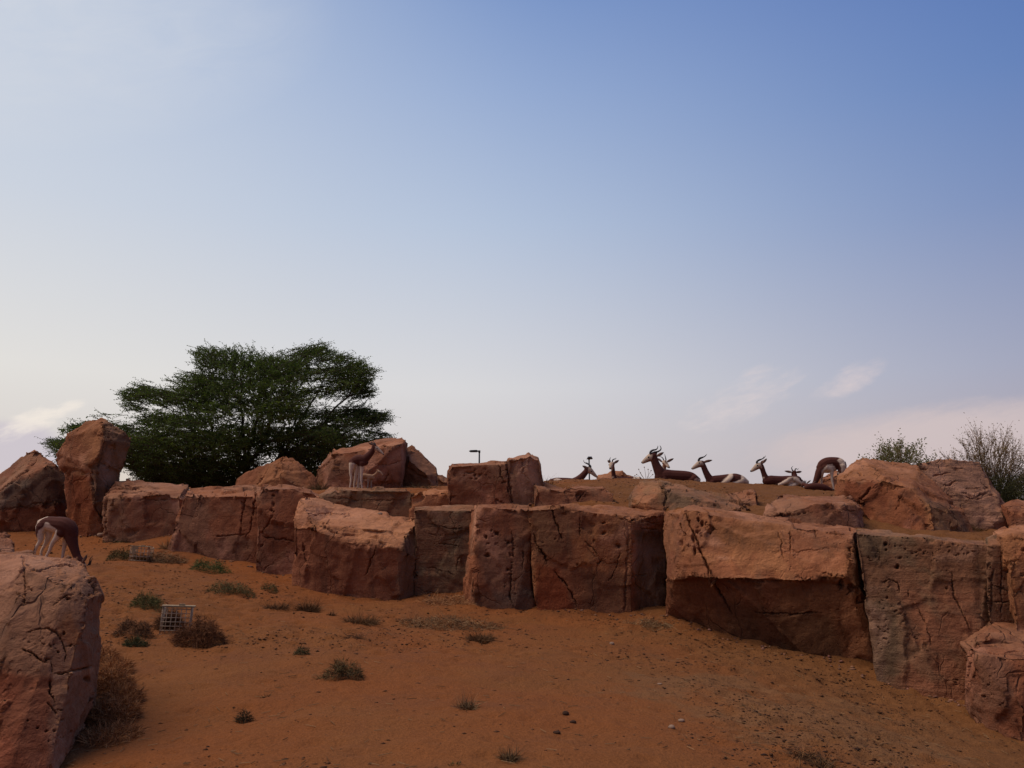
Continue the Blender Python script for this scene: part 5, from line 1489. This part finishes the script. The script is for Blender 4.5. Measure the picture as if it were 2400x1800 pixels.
    set_color_attr(me, 'tint', np.repeat(np.array([[0.22, 0.13, 0.06]]) * rs.uniform(0.35, 1.5, (n, 1)), 6, 0))
    o = link('straw_litter', me, None, DRY)
    tag(o, 'short stalks of straw littering the sand', 'straw', None, 'stuff')
scatter()
# ------------------------------------------------------------------ gazelles
COAT = attr_material('coat', 'coat', 0.85, 0.10, 60.0)
HORN = simple('horn', (0.020, 0.016, 0.014), 0.55, 0.3, 90.0, 0.4, 0.0, 0.5)
EYEM = simple('eye', (0.006, 0.005, 0.005), 0.15, 0.1, 5.0, 0.6)
NOSE = simple('nose', (0.02, 0.015, 0.014), 0.5, 0.1, 20.0)
BROWN = np.array((0.088, 0.027, 0.0175)); DARK = np.array((0.040, 0.015, 0.011)); WHITE = np.array((0.64, 0.50, 0.365)); FACE = np.array((0.50, 0.38, 0.27)); TAN = np.array((0.46, 0.27, 0.15)); CHEEK = np.array((0.26, 0.115, 0.06))

def gazelle(label, px0, py0, d, chains, coat, horns=(), ears=(), eyes=(), noses=(), base_col=BROWN, hooves=(), tails=(), on_ground=True, group='gazelles', vox=1.08, tan=False):
    """all coordinates are photograph pixels about (px0, py0), the point on the ground; a third value is depth, also in pixels
    chains: lists of (x, y, depth, radius); coat: (colour, polygon) painted in order over the base colour, the same on both flanks"""
    s = scale_at(py0, d)
    B = P(px0, py0, d)
    root = link('gazelle', None, None, None, B)
    tag(root, label, 'gazelle', group)
    def L(x, y, z=0.0):
        return np.array(((x - px0) * s, z * s, (py0 - y) * s))
    mb = MB()
    for ch in chains:
        pts = np.array([(*L(x, y, z), r * s) for (x, y, z, r) in ch])
        p = catmull(pts, 7)
        rad = np.maximum(p[:, 3], 0.4 * s)
        # round the ends off
        t0 = p[0, :3] - p[1, :3]; t0 /= np.linalg.norm(t0); t1 = p[-1, :3] - p[-2, :3]; t1 /= np.linalg.norm(t1)
        path = np.vstack([p[0, :3] + t0 * rad[0] * .95, p[0, :3] + t0 * rad[0] * .7, p[:, :3], p[-1, :3] + t1 * rad[-1] * .7, p[-1, :3] + t1 * rad[-1] * .95])
        rr = np.concatenate([[rad[0] * .25, rad[0] * .7], rad, [rad[-1] * .7, rad[-1] * .25]])
        mb.tube(path, rr, 12)
    me = voxel(mb.mesh('body'), vox * s, 2)
    co = get_co(me)
    X = px0 + co[:, 0] / s; Y = py0 - co[:, 2] / s
    q = np.column_stack([X * .35, Y * .35, co[:, 1] / s * .35])
    Xj = X + 0.8 * vnoise(q, 3); Yj = Y + 0.8 * vnoise(q + 40, 4)
    c = np.tile(base_col, (len(co), 1))
    for (colr, poly) in coat:
        m_ = inside(poly, Xj, Yj)
        c[m_] = colr
    c = c * (1 + 0.22 * fbm(q * 0.8, 3, 8) + 0.10 * vnoise(q * 4, 9))[:, None]
    ne = len(me.edges)
    ed_ = np.empty(ne * 2, dtype=np.int32); me.edges.foreach_get('vertices', ed_); ed_ = ed_.reshape(-1, 2)
    deg = np.bincount(ed_.ravel(), minlength=len(c))[:, None]
    for _ in range(2):                                             # hair blends the colours along their edges
        acc = np.zeros_like(c)
        np.add.at(acc, ed_[:, 0], c[ed_[:, 1]]); np.add.at(acc, ed_[:, 1], c[ed_[:, 0]])
        c = 0.4 * c + 0.6 * acc / np.maximum(deg, 1)
    set_color_attr(me, 'coat', c)
    me.name = 'body'
    body = link('body', me, root, COAT)
    me.materials.clear(); me.materials.append(COAT)
    for h in horns:
        pts = np.array([L(x, y, z) for (x, y, z, *_) in h[0]])
        p = catmull(pts, 6)
        t_ = np.linspace(0, 1, len(p))
        rad = h[1] * s * (1 - 0.82 * t_ ** 1.2) * (1 + 0.10 * np.sin(t_ * 60))
        m2_ = MB(); m2_.tube(p, rad, 8)
        m2_.build('horn', HORN, root)
    for (bx, by, bz, tx, ty, tz, wd) in ears:
        b_ = L(bx, by, bz); e_ = L(tx, ty, tz)
        p = np.array([b_ + (e_ - b_) * k for k in (0, .25, .5, .75, .95)])
        m2_ = MB(); m2_.tube(p, np.array([.45, .95, 1.0, .7, .12]) * wd * s, 8, 0.4)
        em = m2_.mesh('ear')
        cc = get_co(em); tt = np.clip(((cc - b_) @ (e_ - b_)) / ((e_ - b_) @ (e_ - b_)), 0, 1)[:, None]
        set_color_attr(em, 'coat', (TAN if tan else np.array((0.26, 0.15, 0.10))) * (1 - tt) + (TAN * .8 if tan else np.array((0.07, 0.045, 0.035))) * tt)
        link('ear', em, root, COAT)
    for (x, y, z, r) in eyes:
        m2_ = MB(); m2_.ball(L(x, y, z), r * s, 10, 7); m2_.build('eye', EYEM, root)
    for (x, y, z, r) in noses:
        m2_ = MB(); m2_.ball(L(x, y, z), r * s, 10, 7); m2_.build('nose', NOSE, root)
    for (x, y, z, r) in hooves:
        m2_ = MB(); m2_.ball(L(x, y, z), (r * s * 1.25, r * s, r * s * 1.1), 8, 6); m2_.build('hoof', NOSE, root)
    for t_ in tails:
        p = catmull(np.array([L(*u[:3]) for u in t_[0]]), 5)
        m2_ = MB(); m2_.tube(p, np.linspace(t_[1], t_[1] * .5, len(p)) * s, 6); m2_.build('tail', HORN if t_[2] else COAT_TAIL, root)
    return root
COAT_TAIL = simple('tail_hair', (0.45, 0.33, 0.24), 0.9, 0.2, 60.0, 0.1)

ALL = [(-999, -999), (9999, -999), (9999, 9999), (-999, 9999)]
GL = 'gazelles resting on the crest of the terrace'

# grazing behind the foreground boulder
gazelle('gazelle grazing head down behind the foreground boulder, white rump to the left', 120, 1338, 12.9,
    [[(88,1228,0,12),(100,1228,0,16),(118,1231,0,18.5),(140,1234,0,20),(153,1242,0,18),(160,1254,0,14.5)],
     [(152,1245,0,15),(160,1264,0,13.5),(167,1282,0,10.5),(175,1300,0,8.8),(182,1314,0,8)],
     [(178,1306,0,8.5),(188,1318,0,7.5),(197,1332,0,6),(202,1344,0,4)],
     [(90,1236,-7,12),(89,1252,-8,9),(92,1268,-8,5.5),(83,1287,-8,3.6),(80,1306,-8,3.0),(78,1336,-8,2.6)],
     [(98,1240,7,11),(100,1258,8,7.5),(96,1274,8,4.6),(88,1292,8,3.3),(87,1308,8,2.8),(86,1335,8,2.5)],
     [(138,1250,-9,12),(130,1262,-9,7.5),(121,1276,-9,5.0),(116,1292,-9,3.6),(109,1308,-9,3.0),(102,1336,-9,2.6)],
     [(146,1252,8,11),(142,1270,8,6.8),(140,1288,8,4.2),(139,1306,8,3.2),(140,1336,8,2.7)]],
    [(WHITE, [(60,1350),(60,1268),(84,1262),(86,1240),(96,1232),(103,1226),(108,1226),(120,1234),(134,1243),(135,1256),(146,1264),(152,1285),(152,1350)]),
     (BROWN, [(80,1262),(82,1228),(92,1218),(106,1222),(98,1238),(90,1246),(86,1262),(84,1278),(81,1278)]),
     (WHITE, [(70,1212),(90,1208),(102,1213),(90,1219),(83,1228),(81,1245),(72,1245)]),
     (DARK, [(80,1262),(84,1262),(82,1300),(79,1312),(77,1310)]), (FACE, [(192,1322),(215,1322),(215,1360),(190,1360)])],
    horns=[([(203,1333,-3),(207,1326,-3),(210,1317,-3),(211,1310,-4),(217,1303,-5)], 2.6), ([(200,1334,4),(205,1328,5),(208,1318,6),(210,1308,7)], 2.4)],
    ears=[(193,1320,-6,207,1299,-10,3.4), (189,1318,6,196,1304,10,3.2)], eyes=[(197,1331,-6,1.6)], hooves=[(102,1337,-9,3),(140,1337,8,3),(78,1337,-8,3),(86,1336,8,3)],
    tails=[([(77,1222,0),(74,1236,0),(77,1250,0)], 1.6, False)])

# mother and fawn
gazelle('mother gazelle standing in profile facing right before the big dark red boulder', 836, 1148, 17.2,
    [[(825,1082,0,9.5),(832,1079,0,11.5),(841,1078,0,12),(849,1080,0,11.5),(853,1083,0,9)],
     [(848,1079,0,11),(858,1071,0,9),(867,1061,0,7),(873,1051,0,5.8)],
     [(873,1048,0,5.6),(879,1050,0,5.6),(886,1056,0,4.2),(892,1061,0,3.0),(895,1064,0,2.3)],
     [(825,1088,-4,9),(823,1099,-5,6),(821.5,1110,-5,3.6),(823,1120,-5,2.8),(822,1134,-5,2.2),(820.5,1146,-5,2.0)],
     [(830,1088,4,8),(834,1100,4,5.6),(832,1112,4,3.8),(831,1122,4,3.0),(829,1134,4,2.3),(829,1144,4,2.0)],
     [(848,1086,-5,8),(847.5,1099,-5,4.6),(847,1113,-5,3.2),(847,1126,-5,2.7),(848,1137,-5,2.1),(849.5,1145,-5,2.0)],
     [(846,1086,5,7),(842,1102,5,4.2),(840,1116,5,3.0),(838,1130,5,2.4),(838,1144,5,2.0)]],
    [(WHITE, [(805,1160),(805,1085),(820,1085.5),(831,1087),(838,1092),(845,1094.5),(850,1095),(858,1090),(858,1160)]),
     (FACE, [(877,1046),(886,1046),(902,1062),(902,1072),(890,1068),(880,1063),(876,1058)]), (CHEEK, [(880,1056),(886,1058),(893,1064),(884,1064)])],
    horns=[([(877,1043,-2),(874,1040,-2),(870,1038,-2),(867,1034,-2)], 1.5), ([(877,1043,2),(875,1039,3),(872,1036,3),(870,1032,3)], 1.4)],
    ears=[(873,1044,-4,860,1037,-7,2.4), (874,1044,4,863,1034,8,2.2)], eyes=[(881.5,1051.5,-4.6,1.5)], noses=[(896,1065,0,1.7)],
    hooves=[(820.5,1147.5,-5,2.2),(829,1146,4,2.2),(849.5,1146.5,-5,2.2),(838,1146,5,2.2)], tails=[([(819,1084,0),(818,1080,0),(818.5,1077,0)], .9, False)])
gazelle('small tan fawn standing under its mother, facing right', 856, 1146, 17.4,
    [[(846,1118,0,5.2),(852,1116,0,6.2),(860,1117,0,6.2),(868,1118,0,6),(873,1120,0,4.8)],
     [(871,1118,0,5),(877,1114,0,3.6),(882,1109,0,3.2),(885,1107,0,3.2)],
     [(884,1106,0,3.6),(888,1107,0,3.7),(893,1111,0,2.6),(896,1114,0,1.8)],
     [(845,1121,-2.5,4.6),(842,1128,-3,3.0),(837,1134,-3,1.9),(838,1139,-3,1.6),(836,1145,-3,1.4)],
     [(849,1121,2.5,4.4),(848,1129,3,2.8),(843,1135,3,1.8),(843,1140,3,1.5),(841,1145,3,1.4)],
     [(864,1121,-3,4),(863,1129,-3,2.2),(862.5,1136,-3,1.7),(862,1144.5,-3,1.4)],
     [(869,1121,3,4),(869,1129,3,2.2),(869,1136,3,1.7),(869.5,1144.5,3,1.4)]],
    [(FACE * .8, [(840,1124),(875,1124),(880,1160),(830,1160)])], ears=[(884,1104,-2.5,880.5,1100,-5,1.5), (885,1104,2.5,883,1099.5,5,1.5)], eyes=[(889.5,1106.5,-3.2,1.0)], noses=[(896.8,1114.3,0,1.2)],
    base_col=TAN, hooves=[(862,1145.4,-3,1.5),(869.5,1145.4,3,1.5),(836,1145.6,-3,1.5),(841,1145.6,3,1.5)], tan=True, vox=.75)

# the resting group on the crest
gazelle('leftmost gazelle lying on the crest, head lowered to the right', 1335, 1134, 19.0,
    [[(1292,1130,0,8),(1304,1130,0,10.5),(1320,1130.5,0,11),(1335,1131,0,10.8),(1347,1131,0,9.5)],
     [(1342,1131,0,9.5),(1354,1125,0,9),(1364,1117,0,8),(1373,1107,0,7),(1378,1101,0,6.6)],
     [(1376,1100,0,6.6),(1382,1102,0,7),(1389,1108,0,5.4),(1395,1114,0,3.8),(1399,1117.5,0,2.6)],
     [(1300,1128,-8,6),(1312,1130,-10,5),(1322,1133,-10,3.6),(1332,1135.5,-10,2.6)]],
    [(WHITE, [(1297,1124),(1304,1121),(1312,1123),(1322,1128),(1332,1133),(1334,1142),(1300,1142)]),
     (FACE, [(1380,1096),(1386,1093),(1405,1112),(1405,1124),(1394,1120),(1384,1114),(1377,1108)]), (DARK, [(1382,1090),(1388,1092),(1393,1102),(1388,1101)])],
    horns=[([(1385,1096,-2),(1384,1092,-2),(1380,1089,-2),(1373,1085.5,-2),(1369.5,1083,-3),(1368,1078.5,-3)], 1.9), ([(1386,1096,3),(1385,1091,3),(1379,1086,4),(1374,1083,5)], 1.7)],
    ears=[(1379,1099,-5,1364,1092,-8,3.2), (1380,1098,5,1368,1094,10,2.8)], eyes=[(1386,1105,-5.6,1.8)], noses=[(1399.5,1117.8,0,2.0)])
gazelle('lying gazelle whose thin neck stands upright before the earthy mound, face towards us', 1460, 1134, 19.4,
    [[(1441,1128,0,8),(1452,1128,0,10.5),(1468,1128.5,0,11),(1486,1128.5,0,11),(1500,1130,0,9),(1508,1132,0,6)],
     [(1446,1127,0,8.5),(1440,1120,-2,6.2),(1438,1110,-3,5),(1437,1101,-4,4.7),(1436,1094,-4,4.8)],
     [(1436,1088,-2,6.2),(1433.5,1090,-6,6.0),(1431.5,1094,-11,4.6),(1429.5,1098,-15,3.5)],
     [(1492,1125,-7,7),(1480,1129,-10,5.5),(1471,1134,-10,3.2)], [(1497,1124,-8,6),(1499,1131,-9,4.5)]],
    [(WHITE, [(1468,1134.5),(1489,1116.5),(1498,1119),(1499,1134.5)]), (DARK, [(1487,1118),(1489,1118),(1493,1133),(1491,1133)]),
     (FACE, [(1424,1076),(1441,1076),(1440,1088),(1436,1103),(1424,1106)]), (CHEEK, [(1436,1086),(1441,1084),(1440,1097),(1436,1099)]), (WHITE, [(1434.5,1117),(1438,1117),(1438,1121),(1434.5,1121)])],
    horns=[([(1431,1083,-3),(1430,1078,-2),(1431,1075,-1),(1433,1071.5,-1)], 1.6), ([(1436,1083,-2),(1437.5,1078,-1),(1442,1075.8,0),(1445,1075.5,0),(1444.7,1072.5,0)], 1.6)],
    ears=[(1440,1086,-1,1453,1078,2,3.0), (1430,1085,-2,1425.5,1078,0,2.8)], eyes=[(1438.4,1089,-6,1.5), (1427.8,1090,-6,1.5)], noses=[(1428.6,1099.3,-17,2.2)])
gazelle('biggest lying gazelle in full dark coat with tall curled horns, facing left', 1590, 1132, 19.6,
    [[(1548,1118,0,14),(1560,1115.5,0,15.5),(1575,1116,0,14.5),(1592,1116.5,0,14),(1610,1117.5,0,13.5),(1622,1119.5,0,12),(1634,1125,0,8.5)],
     [(1550,1115,0,14),(1545,1103,0,12.3),(1540,1092,0,10.2),(1536,1080,0,9.2),(1534,1072,0,8.8)],
     [(1534,1069,0,9),(1527,1072,0,9.4),(1519,1076.5,0,7.2),(1512,1081,0,5.2),(1508.5,1083.5,0,4.0)],
     [(1556,1122,-10,7),(1548,1130,-11,4),(1560,1133,-11,3)], [(1626,1121,-8,9),(1614,1130,-10,5),(1632,1132,-10,3.5)]],
    [(WHITE, [(1624,1124),(1632,1121),(1650,1126),(1650,1140),(1622,1140)]),
     (FACE, [(1500,1090),(1500,1072),(1517,1063),(1526,1061),(1530,1066),(1528,1078),(1522,1091),(1508,1092)]), (CHEEK, [(1514,1084),(1522,1078),(1530,1078),(1530,1090),(1520,1090)]), (DARK, [(1523,1060),(1530,1055),(1537,1056),(1530,1066),(1524,1067)])],
    horns=[([(1526,1064,-3),(1527,1059,-3),(1532,1055.5,-3),(1539,1054,-4),(1543,1050.5,-4),(1544.2,1045,-4)], 3.0), ([(1530,1064,4),(1536,1060,5),(1545,1058,5),(1551.5,1054,5),(1553,1049,5),(1550.5,1043.5,5)], 2.8)],
    ears=[(1540,1070,-6,1557.5,1060.5,-9,3.6), (1537,1067,6,1545,1056,10,3.2)], eyes=[(1520.5,1072,-7.4,2.0)], noses=[(1507,1083.8,0,2.8)])
gazelle('gazelle head peering towards us over the back of the biggest lying one', 1572, 1130, 21.2,
    [[(1556,1116,0,7),(1568,1119,0,9),(1584,1121,0,9.5),(1600,1122,0,9)], [(1560,1117,0,7.5),(1557.5,1108,-2,5.6),(1557,1099,-3,5.0),(1557.5,1092,-4,5)],
     [(1558,1084,-2,6),(1560,1087,-6,5.9),(1562.5,1091.5,-11,4.4),(1565,1095.5,-15,3.3)]],
    [(FACE, [(1549,1076),(1570,1076),(1573,1100),(1556,1100),(1550,1090)]), (CHEEK, [(1551,1086),(1556,1086),(1562,1097),(1557,1100)]), (DARK, [(1558,1080),(1561,1080),(1562,1088),(1560,1088)])],
    horns=[([(1557,1080,-2),(1555.5,1074.5,-1),(1551.5,1070.8,0),(1546.5,1070,0)], 1.5), ([(1562.5,1079.5,-2),(1561.8,1073,-1),(1561,1069,0),(1560,1063.5,0)], 1.5)],
    ears=[(1564,1083,-1,1582.5,1074,2,3.0), (1553,1083,-1,1543,1073,2,2.6)], eyes=[(1564.2,1086,-5,1.3), (1554.2,1086.5,-6,1.4)], noses=[(1566,1096.8,-17,2.1)])
gazelle('lying gazelle with brown thigh patch on a white rump, single horn profile facing left', 1695, 1136, 19.6,
    [[(1664,1126,0,9.5),(1676,1126,0,11.5),(1692,1125.5,0,12.5),(1708,1124.5,0,13.5),(1724,1124.5,0,14.8),(1738,1126.5,0,12.5),(1748,1130,0,8)],
     [(1666,1126,0,9.5),(1660,1116,0,8.4),(1655,1105,0,7.2),(1651,1094,0,6.6),(1648.5,1088,0,6.6)],
     [(1647,1086,0,7.2),(1641,1088,0,7.6),(1634,1092,0,5.8),(1628,1096,0,4.2),(1625.5,1098,0,3.2)],
     [(1712,1122,-9,9),(1700,1129,-11,6),(1690,1134,-11,3.4)], [(1736,1128,-8,9),(1722,1133,-11,5),(1708,1135,-11,3.6)], [(1668,1130,-7,6),(1662,1135,-8,3)]],
    [(WHITE, [(1679,1137),(1707,1113),(1714,1108),(1760,1100),(1765,1145),(1680,1145)]), (BROWN, [(1716,1112),(1722,1108),(1732,1108),(1737,1114),(1733,1124),(1722,1129),(1710,1131),(1703,1134),(1712,1122)]),
     (FACE, [(1618,1106),(1618,1090),(1634,1080),(1646,1080),(1649,1090),(1643,1098),(1632,1104)]), (CHEEK, [(1631,1098),(1638,1092),(1647,1090),(1646,1100),(1636,1102)]), (DARK, [(1742,1115),(1745,1116),(1756,1126),(1754,1128)]), (WHITE, [(1648,1114.5),(1651.5,1114.5),(1651.5,1118),(1648,1118)])],
    horns=[([(1639,1081,-2),(1639.5,1077.5,-2),(1643,1073.5,-2),(1651,1071.2,-3),(1656,1068.5,-3),(1659,1064.5,-3)], 2.2), ([(1641,1081,3),(1643,1076,4),(1650,1072.5,4),(1655,1070,4),(1658,1066,4)], 2.0)],
    ears=[(1651,1083,-5,1671,1079,-9,3.0), (1651,1083,5,1665,1081,12,2.6)], eyes=[(1639.5,1085.5,-6.2,1.8)], noses=[(1624,1098.2,0,2.3)])
gazelle('lying gazelle with folded white hind leg, head high, facing left, nearest the grazing one', 1825, 1140, 19.6,
    [[(1797,1128,0,9.5),(1806,1126.5,0,12),(1818,1127,0,12),(1834,1127.5,0,12),(1850,1127.5,0,12.5),(1864,1128,0,12.5),(1876,1131.5,0,9.5),(1884,1135,0,6)],
     [(1799,1128,0,9.5),(1795,1119,0,7.4),(1791.5,1108,0,6.0),(1789,1099,0,6),(1787,1093,0,6.2)],
     [(1785,1090.5,0,6.8),(1779,1092.5,0,7.3),(1772,1097.5,0,5.6),(1766,1102,0,4),(1763.5,1103.8,0,3.0)],
     [(1868,1124,-9,8),(1852,1121,-11,5.5),(1838,1130,-12,5),(1822,1137,-12,3)], [(1858,1124,-12,6),(1870,1131,-13,4.6),(1882,1139,-12,2.6)], [(1866,1132,-8,7),(1856,1138,-12,3.5),(1846,1139,-12,2.6)]],
    [(WHITE, [(1808,1146),(1812,1136),(1826,1132),(1846,1119.5),(1853,1117.5),(1862,1119),(1868,1122),(1874,1131),(1878,1126),(1888,1134),(1892,1146)]),
     (BROWN, [(1866,1118),(1874,1118),(1878,1126),(1874,1130.5),(1869,1126)]), (FACE * .8, [(1850,1123),(1854,1120),(1866,1136),(1862,1137)]),
     (FACE, [(1756,1112),(1756,1096),(1772,1086),(1784,1085),(1786,1096),(1780,1104),(1768,1110)]), (CHEEK, [(1769,1104),(1775,1098),(1784,1095),(1784,1106),(1774,1107)]), (WHITE, [(1786.5,1118.5),(1790.5,1118.5),(1790.5,1122),(1786.5,1122)])],
    horns=[([(1776,1086,-2),(1776.5,1082.5,-2),(1781,1078.5,-2),(1789,1076,-3),(1794,1072.8,-3),(1798,1068.3,-3)], 2.3), ([(1778,1086,3),(1780,1081,4),(1787,1077.5,4),(1793,1074,4),(1796,1070,4)], 2.1)],
    ears=[(1787.5,1087,-5,1799,1075,-9,3.0), (1787,1087,5,1796,1078,12,2.6)], eyes=[(1776,1091.5,-6,1.8)], noses=[(1762.2,1104.2,0,2.3)])
gazelle('gazelle head seen from behind with ears spread wide and wavy horns', 1866, 1138, 21.0,
    [[(1846,1130,0,8),(1858,1129,0,9),(1872,1130,0,9)], [(1866,1127,0,7),(1866,1118,1,5.2),(1865.5,1112,2,5)], [(1865,1107,3,5.4),(1864.5,1110,8,4.6),(1864,1114,12,3.4)]],
    [], horns=[([(1860.5,1104,2),(1859.5,1100,2),(1858.5,1097,2),(1860,1094.5,2),(1862.3,1092.3,2)], 1.5), ([(1866.5,1104,2),(1866.8,1100.5,2),(1869,1098.3,2),(1872.5,1100,2),(1875.5,1097.8,2)], 1.5)],
    ears=[(1860,1107,3,1841.5,1103.5,5,2.8), (1869,1107,3,1884,1105,5,2.8)], eyes=[(1860,1110,8,1.2), (1869,1110,8,1.2)])
gazelle('dark gazelle lying flat in front of the grazing one, short horns showing', 1915, 1150, 18.9,
    [[(1893,1142,0,7.5),(1904,1141,0,9),(1916,1141.5,0,9.4),(1930,1143,0,8.8),(1941,1146,0,6.5),(1948,1148,0,4)], [(1896,1140,2,6),(1891,1137,5,5),(1887,1136,9,4)], [(1888,1135,9,4.4),(1885,1138,12,3.2)]],
    [], horns=[([(1891,1131,6),(1889.5,1128,6),(1890,1124.5,6)], 1.2), ([(1893.5,1131,8),(1893,1127.5,8),(1894.5,1125,8)], 1.1), ], ears=[(1894,1133,6,1904,1125,4,1.8), (1888,1133,10,1885,1131,13,1.8)], eyes=[(1886,1135,6,1.1)])
gazelle('gazelle grazing on its feet at the right, white rump turned to the huge boulder', 1950, 1149, 19.6,
    [[(1926,1095,0,9),(1933,1090,0,12.5),(1944,1086,0,14),(1958,1085,0,14),(1970,1087,0,14.5),(1976,1091,0,12.5)], [(1934,1098,0,11),(1946,1096,0,13),(1958,1094,0,11)],
     [(1931,1095,0,11),(1924,1106,0,9.6),(1918,1118,0,7.6),(1912,1130,0,5.8),(1907,1138,0,5)], [(1908,1136,0,5.2),(1902,1141,0,5),(1897,1146,0,3.2)],
     [(1936,1096,-6,10),(1948,1102,-7,5.8),(1949.5,1112,-7,3.8),(1949,1125,-7,2.9),(1950.5,1138,-7,2.4),(1952,1147,-7,2.2)],
     [(1932,1096,6,9),(1931,1108,6,5.4),(1930,1120,6,3.2),(1929,1134,6,2.5),(1928,1147,6,2.2)],
     [(1974,1093,-6,11),(1972,1104,-7,8),(1966,1113,-7,4.4),(1971,1124,-7,3.2),(1969,1137,-7,2.5),(1968,1148,-7,2.2)],
     [(1978,1094,6,10),(1979,1106,7,7),(1974,1115,7,4),(1978,1126,7,3),(1977,1148,7,2.2)]],
    [(WHITE, [(1925,1150),(1925,1106),(1931,1097),(1940,1089.5),(1950,1089),(1957,1096),(1964,1107),(1968,1116),(1964,1150)]), (WHITE, [(1962,1080),(1974,1073),(1995,1076),(1995,1150),(1964,1150),(1966,1116),(1970,1106),(1967,1090)]),
     (BROWN, [(1956,1094),(1960,1082),(1964,1082),(1969,1096),(1970,1108),(1967,1113)]), (DARK, [(1960,1110),(1968,1114),(1966,1118),(1959,1113)]), (DARK, [(1981,1086),(1984,1089),(1983,1103),(1981,1100)])],
    ears=[(1905,1134,-4,1912,1128,-8,2.2)], eyes=[(1902,1140,-4.5,1.2)], noses=[(1896,1147,0,2)], horns=[([(1902,1137,-2),(1906,1133,-2),(1908,1128,-2)], 1.4)],
    hooves=[(1952,1148,-7,2.4),(1928,1148,6,2.4)], tails=[([(1986,1082,0),(1988,1090,0),(1987,1100,0)], 1.1, True)])
